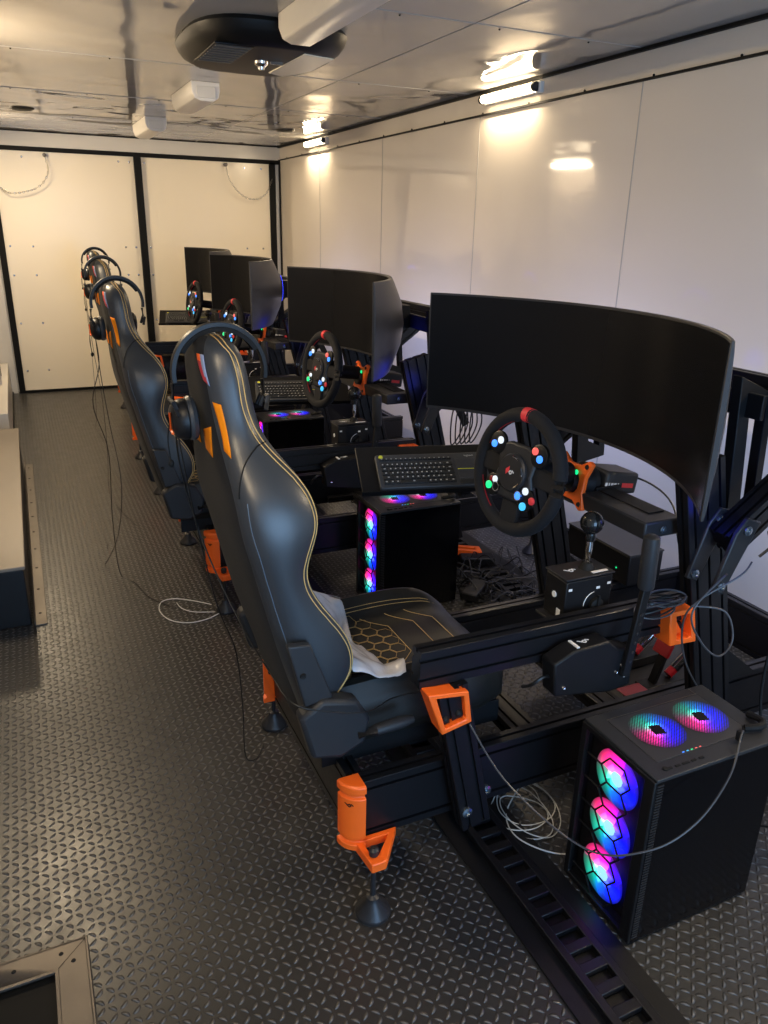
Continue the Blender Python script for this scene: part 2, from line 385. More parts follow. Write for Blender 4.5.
# floor hatch
t=thing('floor_hatch','metal framed floor hatch with dark opening beside the camera','hatch',(-.13,1.2,0))
o_=[(-.235,1.395,.006),(-.046,1.395,.006),(-.046,.8,.006),(-.235,.8,.006)]; h_=[(-.234,1.335,.006),(-.105,1.335,.006),(-.105,.86,.006),(-.234,.86,.006)]
MB().prism(o_,(0,0,.012),holes=h_).build('frame',GALV,t,bev=.002)
b=MB(); b.prism([(-.234,1.335,.012),(-.105,1.335,.012),(-.105,.86,.012),(-.234,.86,.012)],(0,0,.006),holes=[(-.233,1.328,.012),(-.112,1.328,.012),(-.112,.867,.012),(-.233,.867,.012)]); b.build('inner_lip',GALV,t,bev=.001)
b=MB(); b.box((-.17,1.1,.002),(.12,.46,.003)); b.build('opening',TRIMB,t)
b=MB()
for p in ((-.075,1.345),(-.098,1.372),(-.075,1.1),(-.19,1.366)): b.lathe((p[0],p[1],.012),(0,0,1),[(0,.005),(.0015,.004),(.002,.001)],10)
b.build('screws',RUB,t)

b=MB(); b.tube([(-.234,1.396,.012),(-.046,1.396,.012),(-.046,.8,.012)],.0035,6); b.build('outer_lip',GALV,t)
b=MB(); b.tube([(-.106,1.336,.0125),(-.047,1.394,.0125)],.0007,4); b.build('mitre_joint',RUB,t)
# wheel-well box
t=thing('wheel_well_box','long low black box with worn brown top along the left wall','box',(-.17,4.1,0))
b=MB(); b.box((-.178,4.1,.118),(.118,2.26,.236)); b.build('body',PLAST,t,bev=.004)
b=MB(); b.box((-.175,4.1,.244),(.126,2.27,.014)); b.build('top_board',WOODT,t,bev=.003)
o=MB(); o.box((-.086,4.1,.003),(.046,2.3,.006)); o.box((-.107,4.1,.012),(.004,2.3,.024))
tt=thing('floor_strip','thin aluminium floor strip alongside the low black box','floor strip',(-.09,4.1,0)); o.build('strip',GALV,tt,bev=.001)
b=MB()
for i in range(10): b.lathe((-.086,3.05+i*.235,.006),(0,0,1),[(0,.006),(.002,.005),(.0025,.001)],8)
b.build('rivets',RUB,tt)

# anchor track across the floor
t=thing('anchor_track','black slotted anchor track running along the floor under the rigs','floor track',(.92,3.6,0))
Y0,Y1=-.6,7.3
b=MB(); b.box((.93,(Y0+Y1)/2,.003),(.20,Y1-Y0,.006)); b.build('base_strip',PLAST,t)
b=MB(); x0,x1=.888,.966
b.box((x0,(Y0+Y1)/2,.014),(.020,Y1-Y0,.022)); b.box((x1,(Y0+Y1)/2,.014),(.020,Y1-Y0,.022)); b.build('side_rails',BLK,t,bev=.002)
b=MB(); y=Y0+.03
while y<Y1: b.box(((x0+x1)/2,y,.017),(x1-x0-.016,.024,.014)); y+=.052
b.build('slot_bars',BLK,t,bev=.002)
# second far track seen behind the nearest wheel
t=thing('anchor_track','black slotted anchor track on the floor near the right wall','floor track',(1.8,3.6,0))
Y0,Y1=1.9,7.3
b=MB(); b.box((1.82,(Y0+Y1)/2,.003),(.26,Y1-Y0,.006)); b.build('base_strip',PLAST,t)
b=MB(); x0,x1=1.755,1.865
b.box((x0,(Y0+Y1)/2,.014),(.020,Y1-Y0,.022)); b.box((x1,(Y0+Y1)/2,.014),(.020,Y1-Y0,.022)); b.build('side_rails',BLK,t,bev=.002)
b=MB(); y=Y0+.03
while y<Y1: b.box(((x0+x1)/2,y,.017),(x1-x0-.016,.024,.014)); y+=.052
b.build('slot_bars',BLK,t,bev=.002)

# long monitor rail
t=thing('monitor_rail','long black rail running behind all the monitors along the right wall','rail',(1.66,3.6,0))
b=MB(); b.beam((1.66,.85,1.108),(1.66,7.2,1.108),.04,.10,(1,0,0)); b.build('rail_beam',BLK,t)
for y in (.90,7.15):
    b=MB(); b.beam((1.66,y,.0),(1.66,y,1.06),.08,.04,(1,0,0)); b.build('post',BLK,t)
    b=MB(); b.box((1.66,y,.006),(.2,.08,.012)); b.build('foot_plate',BLKF,t)

# ------------------------------------------------------------------ rig parts (built for the nearest rig, centre y = 1.6)
CY=1.6
def glyph(b,o,u,v,s,mi=None):                        # looped mark with a dash, as printed on the controls
    o=V(o);u=V(u).normalized()*s;v=V(v).normalized()*s;w=u.cross(v).normalized()*.0008
    def q(pts): b.prism([o+u*x+v*y for x,y in pts],w,mi=mi)
    q([(-1.0,.5),(-.75,.5),(-.15,-.1),(-.4,-.1)])
    k=[(.05+.42*math.cos(a),.42*math.sin(a)) for a in [i*PI/4 for i in range(8)]]; h=[(.05+.2*math.cos(a),.2*math.sin(a)) for a in [i*PI/4 for i in range(8)]]
    b.prism([o+u*x+v*y for x,y in k],w,mi=mi,holes=[o+u*x+v*y for x,y in h])
    q([(.45,.5),(1.0,.15),(.92,-.02),(.35,.33)])

def make_rig():
    t=thing('rig_frame','black slotted aluminium racing rig frame with orange corner brackets, nearest rig','rig frame',(1.2,CY,0),'black rig frames in a row')
    for y in (1.30,1.90):
        MB().beam((.55,y,.235),(2.16,y,.235),.04,.16,(0,1,0)).build('base_beam',BLK,t)
    MB().beam((.555,1.32,.235),(.555,1.88,.235),.04,.16,(1,0,0)).build('cross_beam',BLK,t)
    for x,z,h in ((1.12,.175,.04),(1.42,.175,.04),(2.1,.235,.16)):
        MB().beam((x,1.32,z),(x,1.88,z),.08 if h<.1 else .04,h,(1,0,0)).build('cross_beam',BLK,t)
    MB().beam((1.25,1.34,.18),(1.98,1.34,.18),.03,.03,(0,1,0)).build('pedal_rail',BLK,t)
    MB().beam((1.25,1.86,.18),(1.98,1.86,.18),.03,.03,(0,1,0)).build('pedal_rail',BLK,t)
    # leaning uprights
    for y in (1.26,1.94):
        MB().beam((1.625,y,.13),(1.405,y,.98),.12,.04,(1,0,0)).build('upright',BLK,t)
        b=MB(); b.prism([(1.53,y,.33),(1.75,y,.33),(1.53,y,.5)],(0,.012,0)); b.build('gusset',BLKF,t)
    # near side arm and its upright
    MB().beam((.672,1.26,.598),(1.42,1.26,.590),.04,.09,(0,1,0)).build('side_beam',BLK,t)
    MB().beam((.832,1.24,.15),(.744,1.24,.548),.075,.04,(1,0,0)).build('arm_upright',BLK,t)
    for (x,z) in ((.80,.2),(.875,.21)):
        b=MB(); b.lathe((x,1.222 if x<.85 else 1.26,z),(0,-1,0),[(0,.013),(.008,.013),(.010,.006),(.006,.004)],14); b.build('bolt',BOLT,t)
    # orange collar under the arm
    b=MB(); th=(0,.045,0)
    o_=[(.675,1.23,.558),(.775,1.23,.545),(.788,1.23,.463),(.714,1.23,.448)]; h_=[(.696,1.23,.545),(.764,1.23,.535),(.773,1.23,.473),(.722,1.23,.462)]
    b.prism(o_,(0,.05,0),holes=h_); c=b.build('corner_bracket',ORG,t,bev=.003)
    b=MB(); b.prism([V(p)+V((0,.02,0)) for p in h_],(0,.006,0)); b.build('bracket_web',TRIMB,c)
    b=MB()
    for p in ((.728,1.222,.475),(.762,1.222,.483)): b.sphere(p,.010,10)
    b.build('socket_screws',RUB,c)
    # orange triangular bracket at the monitor post
    b=MB(); o_=[(1.335,1.232,.620),(1.415,1.232,.618),(1.438,1.232,.520),(1.350,1.232,.525)]; h_=[(1.358,1.232,.606),(1.402,1.232,.606),(1.422,1.232,.536),(1.372,1.232,.538)]
    b.prism(o_,(0,.05,0),holes=h_); c=b.build('corner_bracket',ORG,t,bev=.003)
    b=MB(); b.prism([(1.37,1.245,.53),(1.42,1.245,.53),(1.372,1.245,.6)],(0,.02,0)); b.build('bracket_web',ORG,c)
    # corner quarter-round brackets with feet
    for sy,yb in ((-1,1.28),(1,1.92)):
        b=MB(); x0=.535; cxx,cyy=.558,yb-sy*.024
        def quarter(r,z,ext=0):
            pts=[(cxx,cyy)]
            for i in range(9):
                a=i/8*PI/2; pts.append((cxx-r*math.cos(a),cyy+sy*r*math.sin(a)))
            return [b.bm.verts.new((x,y,z)) for x,y in pts]
        segs=[(.150,.052),(.165,.052),(.168,.043),(.178,.043),(.181,.050),(.290,.050),(.293,.043),(.303,.043),(.306,.052),(.322,.052),(.326,.047)]
        b.skin([quarter(r,z) for z,r in segs],smooth=False); c=b.build('corner_bracket',ORG,t,bev=.0015)
        g=MB(); glyph(g,(cxx-.036,cyy+sy*.036,.275),(.7,-.7*-sy*-1 if sy>0 else .7,0) if 0 else (-.7*sy*-1,-.7,0) if 0 else (.7,sy*.7,0),(0,0,1),.011); g.build('printed_mark',RUB,c)
        # triangle foot bracket, apex outward
        y0=yb+sy*.004
        o_=[(.535,y0,.155),(.645,y0,.155),(.580,y0+sy*.088,.155),(.545,y0+sy*.088,.155)]
        h_=[(.553,y0+sy*.014,.155),(.618,y0+sy*.014,.155),(.569,y0+sy*.066,.155),(.556,y0+sy*.066,.155)]
        b=MB(); b.prism(o_,(0,0,.024),holes=h_); b.build('foot_bracket',ORG,t,bev=.003)
        b=MB(); fx,fy=.560,yb+sy*.066
        b.lathe((fx,fy,.0),(0,0,1),[(0,.040),(.006,.042),(.012,.040),(.038,.017),(.05,.015),(.055,.0065),(.17,.0065),(.171,.011),(.185,.012),(.19,.006)],24)
        f=b.build('foot',DGREY,t)
    for sy,yb in ((-1,1.28),(1,1.92)):
        b=MB(); fx,fy=2.08,yb+sy*.03; b.lathe((fx,fy,0),(0,0,1),[(0,.040),(.006,.042),(.038,.017),(.055,.0065),(.15,.0065),(.16,.012)],20); b.build('foot',DGREY,t)
    # wheel deck
    MB().box((1.365,1.60,.802),(.12,.60,.044)).build('wheel_deck',DGREY,t,bev=.005)
    b=MB(); b.lathe((1.36,1.298,.802),(0,-1,0),[(0,.010),(.004,.010),(.005,.005),(.002,.004)],14); b.build('bolt',BOLT,t)
    b=MB(); b.box((1.385,1.6,.8255),(.05,.5,.003)); b.build('deck_inlay',BLKF,t)
    # lower monitor arm with end plates
    def plate(y,name='arm_plate'):
        b=MB(); p=[(1.40,y,.690),(1.435,y,.675),(1.475,y,.76),(1.52,y,.85),(1.475,y,.865),(1.445,y,.83)]; b.prism(p,(0,.012,0)); o=b.build(name,DGREY,t,bev=.003)
        b=MB()
        for x,z in ((1.42,.70),(1.475,.835)): b.lathe((x,y-.006,z),(0,-1,0),[(0,.012),(.006,.012),(.008,.006),(.004,.004)],14)
        b.build('plate_bolts',BOLT,o)
    plate(1.16); plate(1.24)
    MB().beam((1.46,1.2,.79),(1.82,1.2,1.05),.06,.07,(0,1,0)).build('monitor_arm',BLK,t)
    MB().beam((1.46,2.0,.79),(1.82,2.0,1.05),.06,.07,(0,1,0)).build('monitor_arm',BLK,t)
    b=MB(); b.box((1.555,1.12,.78),(.032,.012,.15),rot=M.Rotation(rad(-28),3,'Y')); b.build('arm_plate',BLKF,t,bev=.002)
    return t

SLOT1=lambda sg:((.318,CY-sg*.114,1.154),(.331,CY-sg*.128,1.15),(.337,CY-sg*.166,1.050),(.328,CY-sg*.146,1.063))
SLOT2=lambda sg:((.315,CY-sg*.030,1.08),(.316,CY-sg*.100,1.101),(.319,CY-sg*.085,1.032),(.319,CY-sg*.025,1.037))
BADGE=((.304,CY-.058,1.241),(.312,CY-.086,1.241),(.315,CY-.110,1.184),(.308,CY-.092,1.194))
def make_chair():
    t=thing('racing_chair','','chair',(.62,CY,0),'high-backed racing chairs in a row')
    rows=[(1.272,.325,.352,.055),(1.266,.312,.372,.085),(1.245,.303,.388,.108),(1.20,.302,.396,.125),(1.14,.308,.400,.135),(1.085,.315,.412,.15),(1.05,.318,.435,.18),(1.01,.322,.466,.215),(.97,.325,.488,.243),(.92,.33,.495,.257),(.875,.338,.482,.259),(.825,.352,.466,.256),(.78,.362,.472,.254),(.73,.374,.500,.254),(.68,.386,.538,.256),(.63,.398,.565,.258),(.58,.412,.573,.258),(.54,.424,.562,.254),(.49,.44,.525,.25),(.455,.450,.50,.24),(.42,.458,.50,.232),(.385,.466,.50,.22)]
    b=MB(); rings=[]; edge=[]; 
    for z,xb,xf,w in rows:
        dpt=xf-xb; xc=xb+min(dpt*.95,.085); head=max(0,min(1,(z-1.02)/.1))
        xc=xc*(1-head)+(xf-.004)*head if head>0 else xc
        h=[(xb,0),(xb-.002,.55*w),(xb+.006,.82*w),(xb+.022,.965*w),(xb+.30*dpt+.012,w),(xb+.62*dpt,w+.003),(xf-.018,w-.003),(xf-.003,w-.016),(xf,w-.030),(xf-.012,w-.052)]
        inn=w-.052
        h+=[(xf-(xf-xc)*.55-.004,inn-.028*(1-head)-.01),(xc+.003,max(inn-.06,.3*w)),(xc,.25*w),(xc,0)]
        loop=[(x,y) for x,y in h]+[(x,-y) for x,y in h[-2:0:-1]]
        rings.append([b.bm.verts.new((x,CY-y,z)) for x,y in loop])
        edge.append((xf,w,z))
    fs=b.skin(rings,mi=0); n_=len(rings[0])
    for q,f in enumerate(fs):
        if q%n_ in (0,1,n_-2,n_-1): f.material_index=1
    br=b.build('backrest',[LEA,FAB],t,sub=2)
    # surface of the finished backrest, so that trim lies exactly on it
    bpy.context.view_layer.update()
    dg=bpy.context.evaluated_depsgraph_get(); bv=BVHTree.FromObject(br,dg); o0=V(t.location)
    def snap(p,off=.0008):
        q,n,_,_=bv.find_nearest(V(p)-o0); return q+o0+n*off
    def patch(c4,name,mt,nu=4,nv=10,off=.0012,bands=None):     # four corners, snapped onto the surface
        A,B,C_,D=[V(c) for c in c4]; pb=MB(); g=[[snap(A.lerp(B,i/nu).lerp(D.lerp(C_,i/nu),j/nv),off) for i in range(nu+1)] for j in range(nv+1)]
        vv=[[pb.bm.verts.new(p) for p in r_] for r_ in g]
        for j in range(nv):
            for i in range(nu):
                f=pb.bm.faces.new((vv[j][i],vv[j][i+1],vv[j+1][i+1],vv[j+1][i])); f.smooth=True
                if bands: f.material_index=bands(i/nu,(j+.5)/nv)
        ob=pb.build(name,mt,br); md=ob.modifiers.new('t','SOLIDIFY'); md.thickness=.0012; md.offset=0; return ob
    for sg in (1,-1):
        for k in (0,1):
            pts=[]
            for (x,w,z) in edge[1:-3]:
                hd=max(0,min(1,(z-1.0)/.12)); pts.append((x-.006-(.022-.013*k)*hd+(.005 if k else -.001)*(1-hd),CY-sg*(w+.004-(.016*k)*(1-hd)),z))
            pts=[(.338,CY-sg*.02,1.285)]+pts if k==0 else [(.352,CY-sg*.02,1.285)]+pts
            pts=[snap(p) for p in crv(pts,6)]
            MB().tube(pts,.0011,5).build('stitching',GOLD,br)
        sp=[snap(p) for p in crv([(.420,CY-sg*.16,1.085),(.385,CY-sg*.18,1.075),(.355,CY-sg*.19,1.04),(.335,CY-sg*.21,.98)],6)]
        MB().tube(sp,.0015,5).build('seam',RUB,br)
        sp=[snap(p) for p in crv([(.335,CY-sg*.24,.98),(.335,CY-sg*.26,.90),(.352,CY-sg*.27,.80),(.385,CY-sg*.27,.68),(.42,CY-sg*.27,.56),(.44,CY-sg*.27,.48)],6)]
        MB().tube(sp,.0010,5).build('seam',mat('blue_grey_thread',(.10,.14,.19),.6),br)
        patch(SLOT1(sg),'harness_slot',ORG2); patch(SLOT2(sg),'harness_slot',ORG2)
    patch(BADGE,'badge',[ORG,mat('badge_blue',(.25,.3,.45),.5),mat('badge_red',(.5,.03,.04),.5)],5,12,.0012,lambda u,v:(0 if v<.25 and u<.5 else (1 if u>.45+.2*v else 2)))
    # cushion
    def zc(x,y):
        u=abs(y-CY)/.235; base=.452+.012*math.sin(max(0,min(1,(x-.52)/.5))*PI*.5)
        fr=max(0,(x-.93)/.10); base-=.045*fr*fr
        bol=math.exp(-((u-.80)/.17)**2)*.048*(1-max(0,min(1,(x-.82)/.2))**2*.8)
        edge_=max(0,(u-.86)/.14); return base+bol-.05*edge_*edge_
    b=MB(); nx,ny=30,29; grid=[]
    for i in range(nx+1):
        s_=i/nx; x=.50+s_*.535; r=[]
        wf=.238*(1-.10*max(0,(s_-.75)/.25)**2)
        for j in range(ny+1):
            y=CY-wf+2*wf*j/ny; xx=x-(.05*((abs(y-CY)/wf)**3) if i>nx*.5 else 0)*(s_-.5)*2
            r.append(b.bm.verts.new((xx,y,zc(xx,CY+(y-CY)*.235/wf))))
        grid.append(r)
    for i in range(nx):
        for j in range(ny): f=b.bm.faces.new((grid[i][j],grid[i+1][j],grid[i+1][j+1],grid[i][j+1])); f.smooth=True
    peri=[grid[0][j] for j in range(ny+1)]+[grid[i][ny] for i in range(1,nx+1)]+[grid[nx][j] for j in range(ny-1,-1,-1)]+[grid[i][0] for i in range(nx-1,0,-1)]
    prev=peri
    for dz,k in ((-.03,1.012),(-.07,1.0),(-.095,.95)):
        cur=[b.bm.verts.new((.77+(v.co.x-.77)*k,CY+(v.co.y-CY)*k,min(v.co.z,.47)+dz if k>1 else (.375 if k==1. else .352))) for v in peri]
        for i in range(len(peri)):
            j=(i+1)%len(peri); f=b.bm.faces.new((prev[i],prev[j],cur[j],cur[i])); f.smooth=True
        prev=cur
    b.bm.faces.new(prev[::-1]); cu=b.build('seat_cushion',LEA2,t)
    def on(x,y): return (x,CY+y,zc(x,CY+y)+.0012)
    def line(pts,name='stitching'):
        P=[]
        for (x0,y0),(x1,y1) in zip(pts,pts[1:]):
            n=max(2,int(math.hypot(x1-x0,y1-y0)/.012))
            P+=[on(x0+(x1-x0)*i/n,y0+(y1-y0)*i/n) for i in range(n)]
        P.append(on(*pts[-1])); return P
    b=MB()
    for off in (.0,.075,.135):   # chevrons across the cushion
        b.tube(line([(.74+off,-.13),(.80+off,-.07),(.80+off,.07),(.74+off,.13)]),.0009,4)
    b.build('stitching',GOLD,cu)
    b=MB(); s6=.024
    for i in range(8):
        for j in range(-4,5):
            hx=.56+i*s6*1.5; hy=(j+.5*(i%2))*s6*1.732
            if abs(hy)>.14 or hx>.79-abs(hy)*.2: continue
            pts=[(hx+s6*.94*math.cos(k*PI/3),hy+s6*.94*math.sin(k*PI/3)) for k in range(7)]
            b.tube(line(pts),.0007,3)
    b.build('hexagon_stitching',GOLD,cu)
    for sg in (1,-1):
        b=MB(); b.tube([on(.52+.5*i/24,sg*(.142+.01*math.sin(i/24*PI))) for i in range(25)],.0009,4); b.tube([on(.52+.5*i/24,sg*(.150+.01*math.sin(i/24*PI))) for i in range(25)],.0009,4); b.build('stitching',GOLD,cu)
    # recliner covers
    for sg in (1,-1):
        yy=CY-sg*(.272 if sg>0 else .235)
        b=MB(); b.prism([(.405,yy,.675),(.455,yy,.67),(.505,yy,.53),(.44,yy,.52)],(0,.02,0)); c=b.build('recliner_plate',PLASTG,t,bev=.004)
        b=MB(); b.prism([(.425,yy,.50),(.478,yy,.535),(.558,yy,.515),(.590,yy,.46),(.578,yy,.40),(.52,yy,.375),(.452,yy,.39)],(0,.045,0)); b.build('recliner_cover',PLASTG,t,bev=.010)
        b=MB(); b.tube([(.56,yy-sg*.02,.425),(.60,yy-sg*.028,.432),(.66,yy-sg*.03,.437),(.69,yy-sg*.03,.438)],[.010,.014,.015,.009],10); b.build('lever',PLASTG,t)
        b=MB(); b.lathe((.437,yy-sg*.011,.6),(0,-sg,0),[(0,.007),(.003,.006),(.002,.002)],10); b.build('screw',RUB,c)
        b=MB(); b.prism([(.50,CY-sg*.215,.30),(.98,CY-sg*.215,.30),(.98,CY-sg*.215,.36),(.50,CY-sg*.215,.385)],(0,.008,0)); b.build('mounting_bracket',BLKF,t,bev=.001)
    b=MB(); b.box((.74,CY,.34),(.42,.34,.03)); b.build('seat_base',BLKF,t,bev=.004)
    return t

def make_headset():
    t=thing('headset','','headset',(.355,1.585,1.287),'black headsets hung over the chair headrests')
    c=V((.357,1.585,1.195))
    def arc(r,a0,a1,n=20,zs=1.): return [c+V((math.cos(rad(a))*r*.97,0,math.sin(rad(a))*r*zs)) for a in [a0+(a1-a0)*i/n for i in range(n+1)]]
    b=MB()
    P=arc(.098,-10,190,26,.98)
    for i in range(len(P)-1):
        pass
    rings=[]
    for p in P:
        d=(p-c).normalized(); rings.append([b.bm.verts.new(p+d*dx+V((0,dy,0))) for dx,dy in ((.004,-.011),(.006,0),(.004,.011),(-.004,.012),(-.006,0),(-.004,-.012))])
    b.skin(rings); hb=b.build('headband',PLAST,t)
    b=MB(); P=arc(.090,30,150,16,.97); rings=[]
    for p in P:
        d=(p-c).normalized(); rings.append([b.bm.verts.new(p+d*dx+V((0,dy,0))) for dx,dy in ((.004,-.016),(.004,.016),(-.005,.014),(-.005,-.014))])
    b.skin(rings); b.build('headband_padding',RUB,t)
    for sg in (-1,1):
        x=c.x+sg*(.098 if sg<0 else .090)
        b=MB(); b.tube([(x,1.585,1.175),(x+sg*.002,1.585,1.14),(x-sg*.008,1.585,1.118)],.005,8); b.tube([(x-sg*.004,1.55,1.115),(x+sg*.004,1.56,1.14),(x+sg*.004,1.61,1.14),(x-sg*.004,1.62,1.115)],.005,8); b.build('yoke',PLASTG,t)
        ax=V((-sg,0,0)); cc=V((x-sg*.002,1.585,1.10)) if sg<0 else V((x-.030,1.63,1.115))
        if sg<0: ax=V((1,0,.05)).normalized()
        b=MB(); b.lathe(cc,ax,[(-.012,.012),(-.010,.026),(-.002,.038),(.012,.043),(.020,.043),(.021,.02)],26); cup=b.build('ear_cup',PLAST,t)
        b=MB(); b.lathe(cc+ax*.020,ax,[(0,.038),(.003,.044),(.010,.047),(.018,.044),(.022,.036),(.022,.024),(.014,.02)],30); b.build('ear_pad',LEA,cup)
        if sg<0:
            b=MB(); pts=[cc+ax*(-.014)+V((0,-.015+.0*i,0))+V(q) for i,q in enumerate(((0,-.0,.02),(0,-.004,-.015),(0,-.022,-.018)))]
            b.tube(pts,.003,6); b.build('accent',ORG,cup)
            b=MB(); m0=cc+V((-.012,.012,-.01)); b.tube(crv([m0,m0+V((-.004,.01,-.04)),m0+V((0,.014,-.085))],5),.0016,6); b.sphere(m0+V((0,.014,-.09)),.006,8,sc3=(1,1,1.5)); b.build('microphone',RUB,cup)
    return t

WC=V((1.118,1.578,.893)); WT=rad(8.7); WY=rad(7)
WN=V((-math.cos(WT)*math.cos(WY),-math.cos(WT)*math.sin(WY),math.sin(WT)))
WU=V((math.sin(WY),-math.cos(WY),0)).normalized(); WV=WU.cross(WN)*-1
if WV.z<0: WV=-WV
def make_wheel():
    t=thing('steering_wheel','','steering wheel',(1.375,CY,.824),'racing steering wheels on their motor bases')
    def P(u,v,n=0): return WC+WU*u+WV*v+WN*n
    Rr=.150
    b=MB(); b.tube([P(Rr*math.cos(a),Rr*math.sin(a)) for a in [2*PI*i/48 for i in range(48)]],.0185,14,closed=True); b.build('rim',SUEDE,t)
    b=MB(); b.tube([P(Rr*math.cos(rad(a)),Rr*math.sin(rad(a))) for a in (85,87.5,90,92.5,95)],.0192,14); b.build('centre_marker',REDM,t)
    for a0 in (195,):
        b=MB(); b.tube([P((Rr-.0178)*math.cos(rad(a)),(Rr-.0178)*math.sin(rad(a)),.006) for a in range(198,240,4)],.0016,5); b.build('stitching',RED,t)
    b=MB(); b.tube([P((Rr-.0178)*math.cos(rad(a)),(Rr-.0178)*math.sin(rad(a)),.006) for a in range(110,160,4)],.0013,5); b.build('stitching',RED,t)
    # spokes
    for pts in ([(-.145,.028),(-.04,.035),(-.04,-.02),(-.145,-.02)],[(.145,.028),(.04,.035),(.04,-.02),(.145,-.02)],[(-.032,-.14),(-.03,-.03),(.03,-.03),(.032,-.14)]):
        b=MB(); b.prism([P(x,y,.0) for x,y in pts],WN*.014); b.build('spoke',SUEDE,t,bev=.004)
    b=MB(); hp=[(-.075,.06),(-.035,.075),(.035,.075),(.075,.06),(.062,.0),(.078,-.04),(.05,-.075),(-.05,-.075),(-.078,-.04),(-.062,.0)]
    b.prism([P(x,y,.006) for x,y in hp],WN*.02); b.build('hub_plate',PLASTG,t,bev=.006)
    b=MB(); b.lathe(P(0,0,.014),WN,[(0,.05),(.008,.05),(.012,.046),(.013,.01)],32); b.build('hub_cap',DGREY,t)
    b=MB()
    for a0 in (15,75,-45): b.tube([P(.042*math.cos(rad(a)),.042*math.sin(rad(a)),.0275) for a in range(a0-14,a0+20,6)],.0022,5)
    b.build('hub_arc',CHR,t)
    b=MB(); glyph(b,P(.0,.0,.0278),WU,WV,.014); b.build('logo',[WHT],t)
    b=MB(); b.prism([P(x,y,.0278) for x,y in ((-.018,.006),(-.006,.014),(-.004,.002),(-.016,-.008))],WN*.001); b.build('logo_accent',REDM,t)
    for u,v in ((-.078,.062),(.078,.062),(-.068,-.05),(.06,-.055)):
        b=MB(); b.lathe(P(u,v,.008),WN,[(0,.030),(.008,.030),(.010,.026)],20); b.build('button_pod',PLAST,t)
    for u,v,m,r in ((-.088,.056,LB,.0095),(-.066,.070,LW,.0095),(.066,.072,LR,.0095),(.086,.056,LB,.0095),(-.060,-.034,LW,.0085),(-.080,-.055,LG,.0105),(-.072,-.036,RED,.008),(.060,-.034,LW,.0095),(.038,-.052,LB,.010),(.060,-.074,LC,.0105),(.088,-.052,REDM,.010)):
        b=MB(); b.lathe(P(u,v,.018),WN,[(0,r),(.004,r),(.006,r*.6),(.0062,.001)],14); b.build('button',m,t)
    for u,v in ((-.05,-.052),(.038,-.052)):
        b=MB(); b.tube([P(u+.012*math.cos(a),v+.012*math.sin(a),.022) for a in [i*PI/6 for i in range(12)]],.0018,5,closed=True); b.build('dial_ring',CHR,t)
    # shaft, orange plate and motor
    A=-WN; AX=V((math.cos(WT),0,-math.sin(WT))); 
    q=WC+A*.012
    b=MB(); b.lathe(q,A,[(0,.034),(.02,.034),(.022,.045),(.045,.045),(.047,.03),(.17,.03)],24); b.build('quick_release',BLKF,t)
    pc=V((1.312,1.595,.843)); S=V((0,-1,0)); T=V((-AX.z,0,AX.x))*-1
    if T.z<0: T=-T
    oct_=[(-.062,.056),(-.05,.062),(-.02,.044),(.02,.044),(.05,.062),(.062,.056),(.048,.02),(.048,-.02),(.062,-.056),(.05,-.062),(.02,-.044),(-.02,-.044),(-.05,-.062),(-.062,-.056),(-.048,-.02),(-.048,.02)]
    oh=[(.033*math.cos(a),.033*math.sin(a)) for a in [math.atan2(y,x) for x,y in oct_]]
    K=1.12
    b=MB(); b.prism([pc+S*x*K+T*y*K for x,y in oct_],AX*.014,holes=[pc+S*x+T*y for x,y in oh]); pl=b.build('mount_plate',ORG,t,bev=.003)
    b=MB()
    for x in(-.052,.052):
        for y in (-.052,.052): b.lathe(pc+S*x+T*y-AX*.007,-AX,[(0,.007),(.003,.006),(.002,.003)],10)
    b.build('plate_screws',RUB,pl)
    b=MB(); b.lathe(pc-AX*.02,AX,[(0,.03),(.027,.031),(.03,.050),(.055,.055),(.06,.045),(.08,.045)],28); b.build('motor_flange',PLAST,t)
    rt=M((AX,V((0,1,0)),T)).transposed()
    b=MB(); b.box(pc+AX*.130+T*.012,(.115,.10,.060),rot=rt); mo=b.build('motor_body',PLASTG,t,bev=.008)
    b=MB(); g0=pc+AX*.105+T*.006-V((0,.0505,0))
    for i,w in enumerate((.008,.004,.008,.008,.004)): b.box(g0+AX*(-.03+i*.0105),(w,.001,.011),rot=rt,mi=0)
    b.box(g0+AX*.046,(.040,.001,.013),rot=rt,mi=1)
    b.build('nameplate',[WHT,REDM],mo)
    b=MB(); b.lathe(pc-AX*.012-S*-.022+T*.030,-AX,[(0,.007),(.005,.006),(.0055,.001)],12); b.build('status_light',LG,mo)
    b=MB(); b.box(pc+AX*.10+V((0,0,-.030)),(.10,.09,.02),rot=rt); b.build('motor_cradle',BLKF,t,bev=.002)
    b=MB(); b.box((1.395,1.6,.828),(.085,.12,.012)); b.build('cradle_foot',BLKF,t,bev=.002)
    return t

